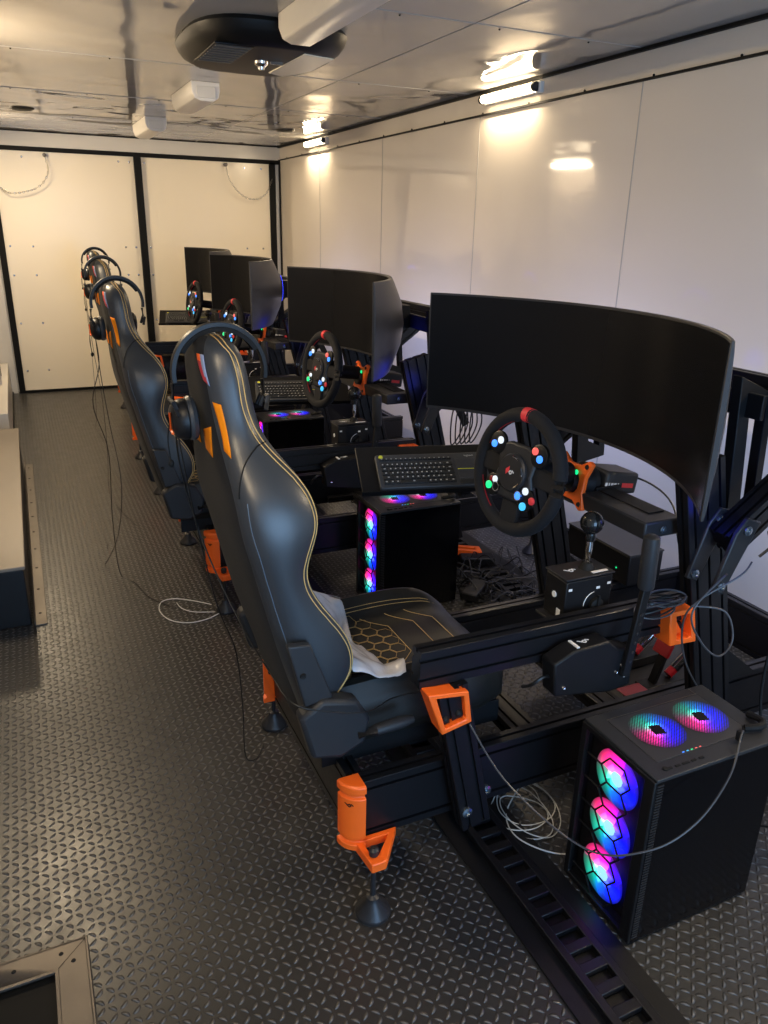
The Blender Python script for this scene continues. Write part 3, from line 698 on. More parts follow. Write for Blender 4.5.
def make_monitor():
    t=thing('curved_monitor','','monitor',(1.36,CY,.94),'wide curved monitors in a row')
    Rc=.79; pm=math.asin(.563/.79); z0,z1=.935,1.297; yaw=rad(2.0); XA=1.412
    def arcp(r,ph): 
        x=XA-Rc+r*math.cos(ph); y=r*math.sin(ph)+.018
        dx=x-XA; return (XA+dx*math.cos(yaw)-y*math.sin(yaw), CY+dx*math.sin(yaw)+y*math.cos(yaw))
    def sheet(b,prof,n=36,ph0=-pm,ph1=pm):   # prof: closed list of (dr,z,thickfactor)
        rings=[]
        for i in range(n+1):
            ph=ph0+(ph1-ph0)*i/n; s_=1-abs(ph/pm)**2
            rings.append([b.bm.verts.new((*arcp(Rc+dr+k*s_,ph),z)) for dr,z,k in prof])
        b.skin(rings)
    b=MB(); sheet(b,[(0,z0,0),(0,z1,0),(.007,z1,.006),(.009,z1-.02,.016),(.012,z1-.10,.052),(.013,(z0+z1)/2,.064),(.012,z0+.10,.052),(.009,z0+.02,.016),(.007,z0,.006)]); body=b.build('casing',MBACK,t,bev=.002)
    b=MB(); sheet(b,[(-.0015,z0+.010,0),(-.0015,z1-.006,0),(.0,z1-.006,0),(.0,z0+.010,0)],ph0=-pm+.006,ph1=pm-.006); b.build('screen',SCREEN,t)
    b=MB()
    x,y=arcp(Rc+.075,0)
    b.lathe((x,y,1.115),(1,yaw,0),[(0,.09),(.006,.09),(.008,.078),(.006,.07)],36); b.build('rear_ring',PLAST,body)
    b=MB(); x,y=arcp(Rc+.075,0); b.tube([(x+.008,y+.082*math.cos(a),1.115+.082*math.sin(a)) for a in [2*PI*i/32 for i in range(32)]],.004,6,closed=True); b.build('rear_glow_ring',LRR,body)
    b=MB(); b.box((1.53,1.6,1.115),(.05,.10,.10)); b.build('vesa_block',BLKF,t,bev=.003)
    b=MB(); b.box((1.56,1.6,1.10),(.012,.72,.06)); b.build('cross_bar',BLKF,t,bev=.002)
    # open plate frames that hang the screen on the rail
    for y in (1.30,1.90):
        b=MB(); o_=[(1.525,y,1.17),(1.645,y,1.12),(1.668,y,.80),(1.56,y,.78)]; h_=[(1.566,y,1.125),(1.626,y,1.085),(1.642,y,.835),(1.596,y,.855)]
        b.prism(o_,(0,.03,0),holes=h_); b.build('hanger',BLKF,t,bev=.003)
    return t

def make_keyboard():
    a=rad(-14); tl=rad(30); l=V((math.cos(a),math.sin(a),0)); nh=V((math.sin(a),-math.cos(a),0)); d=(nh*math.cos(tl)-V((0,0,1))*math.sin(tl)).normalized(); n=l.cross(d)*-1
    if n.z<0: n=-n
    TLp=V((.956,2.131,.80))
    def P(u,v,h=0): return TLp+l*u+d*v+n*h
    rt=M((l,-d,n)).transposed()
    ctr=P(.18,.07,0)
    # tray
    tr=thing('keyboard_tray','','tray',P(.22,.05,-.02),'black keyboard trays beside the wheels')
    o_=[(-.055,-.055),(.46,-.055),(.46,.148),(-.055,.148)]
    b=MB(); b.prism([P(x,y,-.014) for x,y in o_],n*.006); b.build('tray_plate',BLKF,tr,bev=.003)
    b=MB(); b.box(P(.20,.146,-.008),(.515,.004,.018),rot=rt); b.build('front_lip',BLKF,tr)
    b=MB(); q=P(.24,.05,-.02); b.beam(q+V((0,0,.0)),q+V((.02,-.08,-.05)),.04,.04,(1,0,0)); b.build('tray_clamp',BLK,tr)
    b=MB(); b.beam(q+V((.03,-.02,-.035)),(1.46,1.96,.74),.04,.03,(0,0,1)); b.build('tray_arm',BLK,tr)
    t=thing('keyboard','','keyboard',ctr,'grey wireless keyboards with touchpads')
    b=MB(); pts=[]
    for cx_,cy_,a0 in ((.345,.008,-90),(.345,.132,0),(.01,.132,90),(.01,.008,180)):
        for i in range(5):
            aa=rad(a0+i*22.5); pts.append((cx_+.010*math.cos(aa),cy_+.008*math.sin(aa)))
    b.prism([P(x,y,.0) for x,y in pts],n*.016); b.build('casing',KEYB,t,bev=.002)
    kz=.0105; b=MB(); pr=MB(); p=.0175
    rowsk=[[1]*14+[1],[1]*13+[2],[1.5]+[1]*12+[1.5],[1.75]+[1]*11+[2.25],[2.3]+[1]*10+[1.7],[1.25,1,1,5.2,1,1,1,1.25,1.3]]
    cnt=0
    for r,row in enumerate(rowsk):
        tot=sum(row); W=.232; x=.012; hh=.0165; y=.030+r*.0178 if r else .024
        kh=.0145 if r else .008
        for wk in row:
            w=W*wk/tot; b.box(P(x+w/2,y,kz),(w-.0025,kh,.005),rot=rt)
            pr.box(P(x+w/2-(.001),y-.001,kz+.0028),(min(w*.3,.006),kh*.3,.0003),rot=rt); x+=w
    b.build('keys',KEYS,t,bev=.0008); pr.build('key_legends',KPRT,t)
    b=MB(); b.lathe(P(.018,.012,.008),n,[(0,.007),(.003,.007),(.004,.004)],14); b.build('power_key',YEL,t)
    b=MB(); b.box(P(.300,.068,.0085),(.088,.085,.002),rot=rt); b.build('touchpad',mat('touchpad_grey',(.045,.047,.055),.35),t,bev=.0008)
    b=MB(); b.box(P(.300,.072,.0098),(.086,.0022,.0006),rot=rt); b.build('touchpad_line',YEL,t)
    b=MB(); b.box(P(.30,.126,.009),(.09,.018,.003),rot=rt); b.build('mouse_buttons',KEYS,t,bev=.0008)
    # maker's name in small print
    cu=bpy.data.curves.new('name_print','FONT'); cu.body='logitech'; cu.size=.010; cu.extrude=.0002; cu.align_x='CENTER'
    to=bpy.data.objects.new('name_print',cu); COL.objects.link(to); bpy.context.view_layer.update()
    me=bpy.data.meshes.new_from_object(to.evaluated_get(bpy.context.evaluated_depsgraph_get())); bpy.data.objects.remove(to)
    R3=rt.to_4x4(); R3.translation=P(.305,.017,.0086); me.transform(M.Translation(-V(t.location))@R3); me.materials.append(KPRT)
    no=bpy.data.objects.new('name_print',me); COL.objects.link(no); no.parent=t
    return t,tr

def make_shifter():
    t=thing('gear_shifter','','gear shifter',(1.15,1.34,.633),'black gear shifters with ball knobs')
    x0,x1,y0,y1,z0,z1=1.085,1.222,1.298,1.378,.600,.706
    b=MB(); b.box(((x0+x1)/2,(y0+y1)/2,(z0+z1)/2),(x1-x0,y1-y0,z1-z0)); body=b.build('body',BLKF,t,bev=.003)
    b=MB(); b.box(((x0+x1)/2,(y0+y1)/2,z1+.006),(x1-x0+.006,y1-y0+.006,.004)); b.build('top_plate',DGREY,t,bev=.001)
    b=MB(); glyph(b,(x0+.04,(y0+y1)/2,z1+.0086),(1,0,0),(0,1,0),.016); b.box((x0+.105,y0+.012,z1+.0085),(.045,.009,.001)); b.build('top_print',WHT,body)
    b=MB(); b.lathe((x0-.001,(y0+y1)/2,z0+.06),(-1,0,0),[(0,.008),(.002,.008),(.0021,.002)],12); b.box((x0-.0012,y0+.02,z0+.018),(.001,.014,.022)); b.build('side_print',WHT,body)
    b=MB(); cxx=x0+.09; b.lathe((cxx,y0-.001,z0+.035),(0,-1,0),[(0,.018),(.01,.018),(.012,.015)],20); b.box((cxx,y0-.014,z0+.045),(.006,.006,.036)); b.build('adjuster',RUB,body)
    b=MB(); b.tube([(cxx+.034*math.cos(rad(a)),y0-.001,z0+.035+.034*math.sin(rad(a))) for a in range(100,185,10)],.0012,4)
    for x,z in ((cxx-.045,z0+.022),(cxx+.005,z0+.078),(x0+.012,z0+.085),(x0+.012,z0+.012),(x1-.01,z0+.015),(x1-.01,z0+.085)): b.box((x,y0-.001,z),(.010,.001,.006))
    b.build('front_print',WHT,body)
    b=MB(); b.box((1.153,1.335,.596),(.17,.10,.006)); b.build('mounting_plate',DGREY,t,bev=.001)
    cx_,cy_=1.172,1.337
    b=MB(); b.tube([(cx_,cy_,z1),(cx_,cy_,.76),(cx_,cy_,.81)],[.009,.0085,.0075],12); b.build('stick',CHR,t)
    b=MB(); b.lathe((cx_,cy_,z1+.004),(0,0,1),[(0,.022),(.01,.016),(.02,.012)],18); b.build('boot',RUB,t)
    b=MB(); b.lathe((cx_,cy_,.786),(0,0,1),[(0,.011),(.012,.013),(.02,.012)],18); b.sphere((cx_,cy_,.832),.028,24); b.build('knob',mat('gloss_black',(.01,.01,.01),.08),t)
    return t

def make_handbrake():
    t=thing('handbrake','','handbrake',(1.15,1.2,.45),'handbrakes with grey grips on the side arms')
    y=1.205
    b=MB(); b.prism([(.978,y,.575),(1.03,y,.598),(1.13,y,.603),(1.16,y,.575),(1.205,y,.565),(1.21,y,.468),(1.15,y,.462),(.988,y,.49)],(0,.05,0)); body=b.build('body',BLKF,t,bev=.005)
    b=MB(); glyph(b,(1.075,y,.6020),(.996,.0,.05),(0,1,0),.015); b.box((1.047,y,.6005),(.007,.034,.003)); b.build('top_print',WHT,body)
    b=MB()
    for x,z in ((1.16,.515),(1.185,.50),(1.175,.53),(1.01,.51)): b.lathe((x,y-.025,z),(0,-1,0),[(0,.005),(.003,.004),(.002,.002)],10)
    b.build('screws',CHR,body)
    b=MB(); b.box((1.193,y-.033,.62),(.022,.014,.23),rot=M.Rotation(rad(7),3,'Y')); b.build('lever_shaft',BLKF,t,bev=.002)
    b=MB()
    for i in range(6): b.lathe((1.184+i*.0030,y-.0405,.545+i*.024),(0,-1,0),[(0,.004),(.002,.003)],8)
    b.build('shaft_holes',DGREY,t)
    b=MB(); b.lathe((1.205,y-.033,.728),(-.03,0,1),[(0,.017),(.005,.019),(.11,.019),(.125,.018),(.130,.010)],22); b.build('grip',PLASTG,t)
    b=MB(); b.tube(crv([(.99,y,.53),(.96,y-.01,.54),(.94,y,.52),(.945,y+.04,.49)],5),.004,6); b.build('cord',WIREB,t)
    return t

def make_pedals():
    t=thing('pedal_set','','pedals',(1.6,1.6,.2),'pedal sets at the foot of the rigs')
    b=MB(); b.box((1.62,1.6,.205),(.42,.44,.012),rot=M.Rotation(rad(-6),3,'Y')); b.build('heel_plate',DGREY,t,bev=.002)
    for i,y in enumerate((1.42,1.56,1.72)):
        b=MB(); b.box((1.60,y,.235),(.20,.05,.03)); p=b.build('pedal_base',BLKF,t,bev=.002)
        b=MB(); b.box((1.565,y,.32),(.012,.026,.19),rot=M.Rotation(rad(18),3,'Y')); b.build('pedal_arm',BLKF,p,bev=.001)
        b=MB(); b.box((1.575,y,.385),(.010,.058,.10),rot=M.Rotation(rad(22),3,'Y')); b.build('pedal_face',RED if i==0 else DGREY,p,bev=.002)
        b=MB(); b.cyl((1.60,y,.26),(1.69,y,.33),.014,n=14); b.cyl((1.62,y,.275),(1.66,y,.307),.0155,n=14,mi=1); b.build('damper',[RED,CHR],p)
    b=MB(); b.prism([(1.36,1.35,.30),(1.44,1.35,.30),(1.47,1.35,.24),(1.42,1.35,.24)],(0,.05,0)); b.build('side_plate',RED,t,bev=.002)
    return t

def make_tower():
    t=thing('computer_tower','','computer tower',(1.21,1.02,0),'black computer towers with coloured fans')
    x0,x1,y0,y1,z0,z1=1.045,1.400,.906,1.136,.006,.442
    th=.006
    def side(name,c,d,m,bev=.0015): return MB().box(c,d).build(name,m,t,bev=bev)
    xm=(x0+x1)/2; ym=(y0+y1)/2; zm=(z0+z1)/2
    side('side_panel',(xm,y0+.002,zm),(x1-x0,.005,z1-z0-.004),GLOSS); side('side_panel',(xm,y1-.002,zm),(x1-x0,.005,z1-z0-.004),PLAST)
    side('bottom_panel',(xm,ym,z0+.003),(x1-x0,y1-y0,.006),PLAST); side('rear_panel',(x1-.003,ym,zm),(.006,y1-y0,z1-z0),BLKF)
    # top panel: outer frame and filter frame
    tz=z1
    b=MB(); o_=[(x0,y0,tz),(x1,y0,tz),(x1,y1,tz),(x0,y1,tz)]; h_=[(x0+.04,y0+.045,tz),(x1-.045,y0+.045,tz),(x1-.045,y1-.03,tz),(x0+.04,y1-.03,tz)]
    b.prism(o_,(0,0,.010),holes=h_); top=b.build('top_panel',PLASTG,t,bev=.002)
    b=MB(); b.prism([(p[0],p[1],tz+.001) for p in h_],(0,0,.010)); b.build('dust_filter',MESHM,top,bev=.001)
    b=MB(); b.box((xm-.003,y1-.026,tz+.0055),(.27,.0018,.001)); b.box((x1-.048,ym+.1,tz+.0055),(.0018,.02,.001)); b.build('filter_edge',GALV,top)
    for k,cx_ in enumerate((xm-.058,xm+.070)):
        fan_disc(t,'top_fan',V((cx_,ym+.015,tz+.0066)),V((1,0,0)),V((0,1,0)),.062,FANT,flat=True)
    b=MB()
    for i in range(5): b.box((x0+.05+i*.022,y0+.02,tz+.0058),(.012 if i!=2 else .018,.005,.003))
    b.lathe((x0+.04,y0+.022,tz+.005),(0,0,1),[(0,.006),(.003,.006),(.004,.003)],12); b.build('front_ports',RUB,top)
    b=MB()
    for i,m in enumerate((LB,LC,LG,LR,LR)): b.box((x0+.115+i*.012,y0+.048,tz+.007),(.005,.002,.001),mi=i)
    b.build('filter_lights',[LB,LC,LG,LR,LR],top)
    # front: frame, side mesh strip, fans behind honeycomb struts
    b=MB(); zf0,zf1=z0+.012,z1-.012; ya,yb=y0+.030,y1-.016
    b.prism([(x0,y0,z0),(x0,y1,z0),(x0,y1,z1),(x0,y0,z1)],(.012,0,0),holes=[(x0,ya,zf0),(x0,yb,zf0),(x0,yb,zf1),(x0,ya,zf1)]); fr=b.build('front_frame',PLAST,t,bev=.002)
    b=MB(); b.box((x0+.026,ym,zm),(.003,y1-y0-.02,z1-z0-.02)); b.build('fan_tray',BLKF,fr)
    b=MB()
    for i in range(58): b.box((x0+.010,y0-.0008,z0+.015+i*.0072),(.016,.0020,.0035))
    b.build('side_vent',DGREY,fr)
    fy=(ya+yb)/2
    for k,cz in enumerate((z0+.082,z0+.215,z0+.348)):
        fan_disc(t,'front_fan',V((x0+.014,fy,cz)),V((0,-1,0)),V((0,0,1)),.067,FAN)
    # honeycomb struts in front of fans
    b=MB(); s=.046
    for i in range(-1,3):
        for j in range(-1,9):
            hy=ya+.018+i*s*1.5; hz=zf0+(j+.5*(i%2))*s*1.732*.8
            for k in range(3):
                a0=k*PI/3; a1=(k+1)*PI/3
                p=V((x0+.003,hy+s*math.cos(a0),hz+s*.8*math.sin(a0))); q=V((x0+.003,hy+s*math.cos(a1),hz+s*.8*math.sin(a1)))
                if min(p.y,q.y)<ya-.002 or max(p.y,q.y)>yb+.002 or min(p.z,q.z)<zf0-.002 or max(p.z,q.z)>zf1+.002: continue
                b.cyl(p,q,.0024,n=5)
    b.build('honeycomb_grille',BLKF,fr)
    b=MB()
    for x in (x0+.04,x1-.04):
        for y in (y0+.03,y1-.03): b.cyl((x,y,0),(x,y,z0+.002),.014,n=12)
    b.build('rubber_feet',RUB,t)
    b=MB(); b.tube(crv([(x1-.06,y0+.055,tz+.012),(x1-.03,y0+.035,tz+.02),(x1-.005,y0+.05,tz+.018),(x1-.004,y0+.09,tz+.012)],5),.008,8); b.build('cable_bundle',RUB,top)
    return t
def fan_disc(t,name,c,u,v,r,m,flat=False):
    w=u.cross(v); bm=bmesh.new(); cl=bm.loops.layers.color.new('Col')
    def colr(a,q):
        a=a%(2*PI); pal=[(0,(.02,.03,1)),(55,(.35,.05,1)),(95,(1,.08,.65)),(150,(1,.15,.45)),(190,(.12,.55,.42)),(235,(.02,.55,.5)),(290,(.02,.12,1)),(360,(.02,.03,1))]
        if flat: a=(a+0)%(2*PI); pal=[(0,(.02,.05,1)),(60,(.02,.45,.8)),(100,(.05,.6,.5)),(140,(.25,.45,.4)),(175,(.7,.15,.4)),(225,(1,.12,.6)),(265,(.3,.03,1)),(310,(.02,.03,1)),(360,(.02,.05,1))]
        d=math.degrees(a)
        for (a0,c0),(a1,c1) in zip(pal,pal[1:]):
            if a0<=d<=a1:
                k=(d-a0)/(a1-a0); cc=[c0[i]+(c1[i]-c0[i])*k for i in range(3)]; break
        hot=max(0,1-abs(q-.30)/.22)
        e=.25+.75*min(1,(1.08-q)*3) if q>.75 else 1
        return tuple(x*e*(.8+.5*hot)+hot*.25 for x in cc)+(1,)
    nb=7; rad_=[.24,.34,.5,.7,.88,1.0]; N_=84
    def vert(i,q):
        a=2*PI*i/N_+ (q-.2)*.55; bl=((i*nb/N_)%1.0); dz=(bl-.5)*.012 if not flat else 0
        if q<=.25 or q>=.99: dz=0
        return bm.verts.new(c+u*r*q*math.cos(a)+v*r*q*math.sin(a)+w*dz*0+w*dz),a
    rings=[[vert(i,q) for i in range(N_)] for q in rad_]
    for k in range(len(rad_)-1):
        for i in range(N_):
            j=(i+1)%N_
            
            f=bm.faces.new((rings[k][i][0],rings[k][j][0],rings[k+1][j][0],rings[k+1][i][0])); f.smooth=True
            for lp,(a,q) in zip(f.loops,((rings[k][i][1],rad_[k]),(rings[k][j][1],rad_[k]),(rings[k+1][j][1],rad_[k+1]),(rings[k+1][i][1],rad_[k+1]))): lp[cl]=colr(a,q)
    b=MB(); b.bm.free(); b.bm=bm; 
    fo=None
    me=bpy.data.meshes.new(name)
    for vv in bm.verts: vv.co-=V(t.location)
    bm.to_mesh(me); bm.free(); me.materials.append(m); fo=bpy.data.objects.new(name,me); COL.objects.link(fo); fo.parent=t
    # hub
    b=MB(); n_=w if w.dot(V((-1,0,0)) if not flat else V((0,0,1)))>0 else -w
    b.lathe(c-n_*.002,n_,[(0,r*.26),(.003,r*.26),(.005,r*.2),(.0052,r*.02)],20) if not flat else b.prism([c+u*x+v*y+n_*.0005 for x,y in ((-.016,-.012),(.010,-.018),(.016,.012),(-.010,.018))],n_*.001)
    b.build('hub',PLAST if flat else HUBL,fo)
    return fo

# ------------------------------------------------------------------ build and copy
NM=['nearest rig','second rig from the camera','third rig from the camera','farthest rig by the rear doors']
OFF=[(0,0,0),(.045,1.59,0),(.045,3.18,0),(.14,4.77,0)]
sets={}
def row(root,labels,offs=OFF,rz=0):
    root['label']=labels[0]
    out=[root]
    for k in (1,2,3): out.append(dup(root,offs[k],labels[k],rz))
    return out
row(make_rig(),['black slotted aluminium racing rig frame, nearest one, with orange corner brackets','black racing rig frame second from the camera, behind the blue-lit leather chair','black racing rig frame third from the camera','black racing rig frame farthest away by the rear doors'])
CH=[(0,0,0),(-.02,1.60,-.005),(.085,3.18,.01),(.19,4.77,.01)]
row(make_chair(),['black leather racing chair with gold stitching, nearest and largest','black racing chair second from the camera, behind the nearest chair','black racing chair third from the camera, mostly hidden by the second','black racing chair farthest away in front of the white rear door'],CH)
row(make_headset(),['black headset hung over the nearest chair headrest','black headset with thin mic hung on the second chair','black headset hung on the third chair back','black headset hung on the farthest chair back'],CH)
row(make_wheel(),['suede steering wheel with coloured lit buttons, nearest one, on an orange mount','steering wheel second from the camera, above the second keyboard','steering wheel third from the camera, in front of the third screen','steering wheel farthest away, in front of the farthest screen'])
row(make_monitor(),['very wide curved black monitor, nearest and largest','curved monitor second from the camera, left of the nearest one','curved monitor third from the camera','curved monitor farthest away, against the white rear door'],[(0,0,0),(.005,1.57,0),(-.02,3.16,0),(.12,4.75,0)],rad(-4))
kb,tr=make_keyboard()
KO=[(0,0,0),(.045,1.55,-.045),(.085,3.18,-.02),(.16,4.74,-.035)]
row(kb,['grey keyboard with touchpad left of the nearest steering wheel','grey keyboard left of the second steering wheel','grey keyboard left of the third steering wheel, behind the headset','grey keyboard left of the farthest steering wheel, against the white door'],KO)
row(tr,['black tray under the nearest keyboard','black tray under the second keyboard','black tray under the third keyboard','black tray under the farthest keyboard'],KO)
row(make_shifter(),['black box gear shifter with ball knob on the nearest rig','black gear shifter with ball knob on the second rig','black gear shifter on the third rig','black gear shifter on the farthest rig'])
row(make_handbrake(),['handbrake with grey grip on the nearest rig side arm','handbrake with grey grip on the second rig','handbrake with grey grip on the third rig','handbrake with grey grip on the farthest rig'])
row(make_pedals(),['pedal set with red plate inside the nearest rig','pedal set inside the second rig','pedal set inside the third rig','pedal set inside the farthest rig'])
row(make_tower(),['black computer tower with glowing coloured fans, nearest, on the floor at right','black computer tower with coloured fans under the nearest keyboard tray','black computer tower under the second keyboard tray','black computer tower under the third keyboard tray'],[(0,0,0),(.12,1.615,0),(.12,3.2,0),(.2,4.78,0)])

# ------------------------------------------------------------------ plastic bag on the seat
t=thing('plastic_bag','crumpled clear plastic bag tucked between backrest and seat of the nearest chair','plastic bag',(.64,1.6,.46))
b=MB(); nu,nv=44,18; g=[]
from mathutils import noise
for i in range(nu+1):
    s_=i/nu; r=[]
    for j in range(nv+1):
        w=j/nv
        x=.552+(.125+.02*math.sin(s_*9))*w+.02*s_; y=1.84-.47*s_+.02*math.sin(w*5+1)*(1-s_)
        cr=noise.noise(V((s_*6,w*3,1.3)))*.030+noise.noise(V((s_*15,w*6,5)))*.009
        z=.478+.085*(1-w)**1.2*(.5+.5*math.sin(PI*min(1,.12+s_)))+cr*(.4+w*.6)+.012+.03*math.exp(-((abs(y-1.6)-.19)/.05)**2)
        r.append(b.bm.verts.new((x,y,max(z,.462))))
    g.append(r)
for i in range(nu):
    for j in range(nv): f=b.bm.faces.new((g[i][j],g[i+1][j],g[i+1][j+1],g[i][j+1])); f.smooth=True
o=b.build('film',BAG,t); d=o.modifiers.new('t','SOLIDIFY'); d.thickness=.0012

# ------------------------------------------------------------------ small boxes and cables
def cable(pts,r,m,label,group=None,n=8,closed=False,name='cable'):
    P=crv(pts,n,closed); b=MB(); b.tube(P,r,6,closed=closed); o=b.build(name,m,None,org=V(pts[0])); tag(o,label,'cable',group); return o
# box behind the shifter: small black unit on the floor side
t=thing('control_box','dark control box with grey lid standing behind the nearest gear shifter','box',(1.875,2.01,.32))
b=MB(); b.box((1.875,2.01,.377),(.15,.34,.112)); bd=b.build('body',PLAST,t,bev=.004)
b=MB(); b.box((1.875,2.01,.436),(.154,.344,.006)); b.build('lid',PLASTG,t,bev=.001)
b=MB(); b.lathe((1.7995,1.90,.37),(-1,0,0),[(0,.003),(.001,.003)],8); b.build('status_light',LG,bd)
# nearest tower cord to the orange bracket
cable([(1.30,.935,.452),(1.30,.93,.475),(1.285,.92,.478),(1.22,.88,.42),(1.12,.86,.35),(1.02,.88,.30),(.93,.96,.27),(.84,1.12,.34),(.785,1.21,.455)],.0022,WIREG,'grey cord from the nearest tower top to the orange bracket')
t=thing('usb_plug','small black plug standing in the top of the nearest tower','plug',(1.30,.935,.448)); MB().box((1.30,.935,.462),(.009,.014,.024)).build('plug_body',RUB,t,bev=.002)
# coiled white cord on floor by nearest tower
pts=[]
for i in range(46):
    a=i*.62; rr=.055+.028*math.sin(i*.41)+.0008*i; pts.append((1.07+rr*math.cos(a)*1.1+.015*math.sin(i*.9),1.36+rr*math.sin(a)*1.3,.004+.0007*(i%9)))
cable(pts,.0016,WIREW,'thin white cord coiled on the floor beside the nearest tower')
cable([(1.22,1.52,.004),(1.12,1.44,.004),(1.02,1.36,.004),(.99,1.27,.012),(1.04,1.19,.012),(1.12,1.16,.008),(1.2,1.19,.004)],.0020,WIREW,'white cord looping out of the coil to the nearest tower')
# white loop on the floor by the second rig foot
cable([(.56,2.87,.004),(.50,2.93,.004),(.43,2.98,.004),(.375,2.97,.004),(.355,2.89,.004),(.38,2.80,.004),(.44,2.75,.004),(.51,2.75,.004),(.57,2.78,.004)],.0022,WIREW,'white cord loop on the floor by the second rig foot')
cable([(.56,2.80,.004),(.48,2.82,.010),(.44,2.87,.010),(.43,2.93,.009)],.0018,WIREW,'short white cord inside the floor loop by the second rig foot')
cable([(.86,2.62,.004),(.93,2.75,.004),(1.02,2.78,.004),(1.08,2.70,.004),(1.04,2.60,.004),(.94,2.55,.004),(.86,2.58,.004)],.002,WIREW,'white cord loop on the floor beside the second tower')
# headset leads
cable([(.262,1.605,1.08),(.275,1.66,.98),(.305,1.70,.84),(.335,1.66,.72),(.375,1.56,.60),(.395,1.42,.56),(.41,1.30,.55),(.50,1.285,.515),(.58,1.295,.49),(.66,1.34,.475),(.76,1.345,.47)],.0018,WIREB,'headset lead draped down the nearest chair back onto its seat')
cable([(.262,1.59,1.085),(.28,1.61,.95),(.31,1.66,.78),(.345,1.69,.6),(.39,1.72,.45),(.41,1.76,.25),(.42,1.8,.06),(.46,1.84,.006),(.50,1.9,.004)],.0018,WIREB,'headset lead hanging behind the nearest chair to the floor')
cable([(.245,3.20,1.07),(.25,3.22,.95),(.21,3.2,.8),(.25,3.22,.6),(.24,3.25,.3),(.25,3.3,.02),(.30,3.2,.004),(.33,3.05,.004),(.38,2.95,.004),(.42,2.90,.004)],.0018,WIREB,'long black headset lead hanging from the second chair to the floor')
cable([(.245,3.19,1.08),(.255,3.25,.9),(.27,3.26,.7),(.29,3.25,.45),(.26,3.3,.2),(.2,3.45,.004),(.24,3.7,.004)],.0016,WIREB,'thinner black lead hanging beside the long one at the second chair')
cable([(.34,4.79,1.08),(.35,4.8,.8),(.37,4.8,.5),(.36,4.7,.2),(.33,4.5,.004),(.35,4.2,.004),(.40,3.9,.004)],.0016,WIREB,'black headset lead hanging from the third chair')
cable([(.44,6.37,1.08),(.45,6.38,.8),(.45,6.38,.4),(.43,6.3,.05),(.40,6.1,.004),(.42,5.7,.004)],.0016,WIREB,'black headset lead hanging from the farthest chair')
# cords at nearest post and right side
cable([(1.47,1.12,.77),(1.44,1.12,.74),(1.36,1.15,.68),(1.34,1.17,.62),(1.385,1.19,.50),(1.47,1.20,.38),(1.56,1.20,.30)],.0024,WIREG,'grey cord hanging in front of the nearest monitor post')
cable([(1.42,1.14,.74),(1.33,1.14,.66),(1.36,1.13,.58),(1.42,1.12,.53),(1.47,1.13,.56),(1.45,1.15,.63),(1.38,1.19,.64)],.0025,WIREG,'grey cord looped beside the orange bracket of the nearest post')
cable([(1.62,1.10,1.02),(1.60,1.09,.90),(1.58,1.10,.78),(1.60,1.12,.55),(1.62,1.13,.36),(1.66,1.12,.2)],.0038,WIREB,'black cord dropping behind the nearest monitor arm')
cable([(1.66,1.10,1.0),(1.60,1.06,.97),(1.55,1.07,.90),(1.53,1.10,.83),(1.49,1.12,.78)],.0034,WIREB,'black cord curving over the nearest monitor arm')
cable([(1.44,1.6,.86),(1.55,1.55,.82),(1.60,1.5,.76),(1.57,1.42,.66),(1.62,1.36,.6)],.003,WIREB,'black cord sagging under the nearest wheel deck')
for k in range(7):
    r_=random.Random(40+k); c0=V((1.30,1.21,.62)); pts=[]
    for i in range(10):
        a=i/10*2*PI; pts.append((c0.x+(.055+.008*r_.random())*math.cos(a)+.01*(k-3)*.5,c0.y+.022*math.sin(a),c0.z+.020+.004*k+.012*math.sin(a+k)))
    cable(pts,.0024,WIREB if k%3 else WIREG,'coil of thin dark cord resting on the nearest side arm','coiled cord turns on the nearest side arm',6,True)
# tangles of cords on the floor between rigs
def tangle(cx_,cy_,rx,ry,n,seed,label,grp,zmax=.10):
    r_=random.Random(seed)
    for k in range(n):
        p=V((cx_+r_.uniform(-rx,rx),cy_+r_.uniform(-ry,ry),.01)); pts=[]; a=r_.uniform(0,6.3)
        for i in range(14):
            a+=r_.uniform(-1.2,1.2); p=p+V((math.cos(a),math.sin(a),0))*.07
            p.x+= (cx_-p.x)*.18; p.y+=(cy_-p.y)*.18
            pts.append((p.x,p.y,.006+abs(math.sin(i*.9+k))*r_.uniform(0,zmax)))
        cable(pts,r_.choice((.0022,.003,.0035)),WIREB if k%4 else WIREG,label,grp,6)
tangle(1.76,2.62,.30,.34,20,5,'dark cord in the tangle on the floor behind the second tower','tangled cords behind the second tower',.09)
tangle(1.75,4.05,.22,.3,16,9,'dark cord in the floor tangle behind the third tower','tangled cords behind the third tower',.09)
tangle(1.80,1.05,.12,.16,7,11,'dark cord in the small heap behind the nearest tower','tangled cords behind the nearest tower',.05)
tangle(1.72,1.62,.12,.18,8,15,'dark cord at the foot of the nearest pedals','tangled cords at the nearest pedals',.06)
for k in range(5):
    x=1.55+k*.022; cable([(x,2.66,1.08),(x-.02,2.6,.92),(x-.06,2.58,.78),(x-.03,2.62,.66),(x+.03,2.64,.74),(x+.01,2.66,.88)],.0028,WIREB,'black cord hanging in a bunch under the left end of the nearest monitor','hanging cords under the nearest monitor',8)
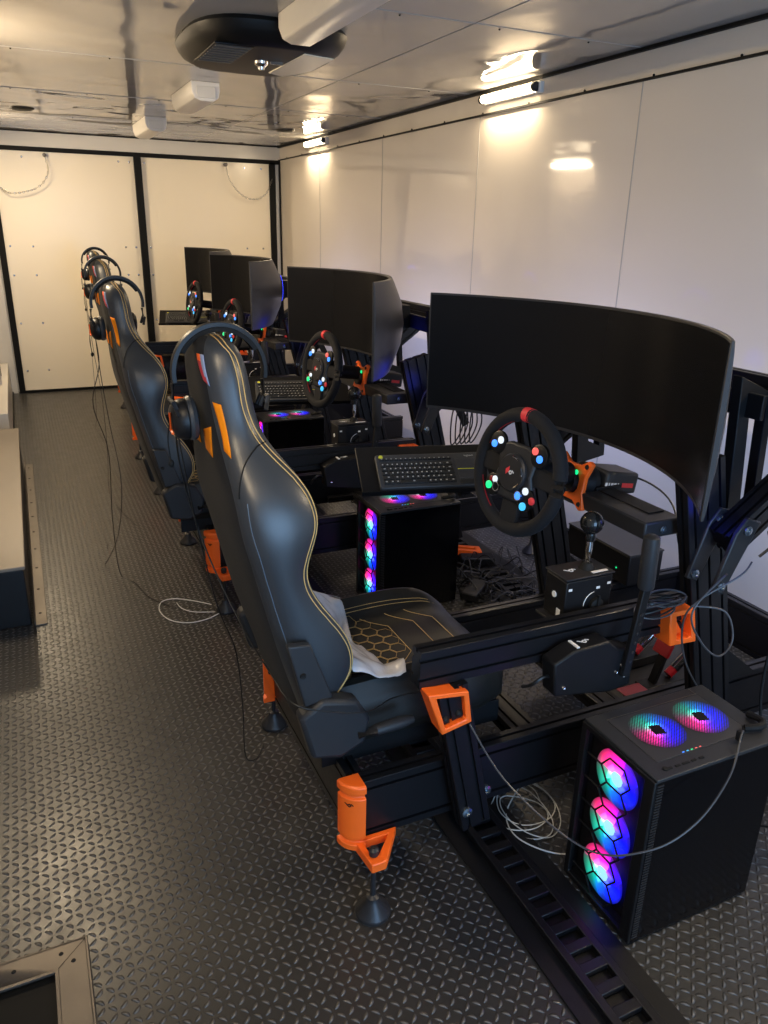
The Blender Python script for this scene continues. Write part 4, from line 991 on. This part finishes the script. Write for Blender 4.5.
# power bricks and an orange cap in the tangle
for i,(x,y,a,l) in enumerate(((1.60,2.50,40,'black power brick lying on the floor track behind the second tower'),(1.78,2.78,-20,'black power brick beside the second tower'))):
    t=thing('power_brick',l,'power supply',(x,y,0)); rt=M.Rotation(rad(a),3,'Z')
    MB().box((x,y,.045),(.16,.07,.035),rot=rt).build('brick_body',PLAST,t,bev=.006); 
    b=MB(); b.cyl((x,y,.0),(x,y,.03),.01,n=8); b.build('lead_stub',RUB,t)

t=thing('bracket_piece','loose orange plastic bracket lying in the cords behind the second tower','bracket',(1.74,2.86,.0))
b=MB(); b.prism([(1.66,2.90,.055),(1.82,2.80,.055),(1.84,2.86,.055),(1.68,2.96,.055)],(0,0,.03),holes=[(1.69,2.90,.055),(1.80,2.83,.055),(1.81,2.855,.055),(1.70,2.925,.055)]); b.build('bracket_body',ORG,t,bev=.004)
b=MB(); b.box((1.75,2.88,.02),(.12,.05,.04)); b.build('bracket_base',BLKF,t)
# ------------------------------------------------------------------ lights
def area(name,loc,rot,size,sy,power,col):
    l=bpy.data.lights.new(name,'AREA'); l.shape='RECTANGLE'; l.size=size; l.size_y=sy; l.energy=power; l.color=col
    o=bpy.data.objects.new(name,l); COL.objects.link(o); o.location=loc; o.rotation_euler=rot; return o
area('doorway_daylight',(.76,YF-.02,1.03),(rad(90),0,0),1.5,1.9,78,(.36,.63,1.0))
WARM=(1,.79,.52)
for x,y,sg,pw in ((2.36,3.71,1,5),(2.36,6.59,1,9),(2.36,.53,1,22),(XL+.06,3.71,-1,27),(XL+.06,6.59,-1,27),(XL+.06,.53,-1,12)):
    area('tube_lamp',(x,y,2.09),(0,rad(30*sg),0),.025,.46,pw,WARM)
# added cool fill below the rail to brighten the lower right wall; no fixtures
for y in (1.2,2.8,4.4,6.0):
    area('wall_fill',(1.74,y,.86),(0,rad(-70),0),.03,.9,5,(.52,.58,1.0))
for k in range(4):
    o=OFF[k]; l=bpy.data.lights.new('blue_fill','POINT'); l.energy=.3; l.color=(.02,.04,1); l.shadow_soft_size=.06  # added blue fill for monitor backs and arm plates, no fixture here
    q=bpy.data.objects.new('blue_fill',l); COL.objects.link(q); q.location=(1.40+o[0],1.205+o[1],.88)
w=bpy.data.worlds.new('world'); sc.world=w; w.use_nodes=True
w.node_tree.nodes['Background'].inputs[0].default_value=(.45,.62,1,1); w.node_tree.nodes['Background'].inputs[1].default_value=.2
vs=sc.view_settings; vs.view_transform='Standard'; vs.look='None'; vs.gamma=1; vs.use_curve_mapping=False; vs.exposure=0.0
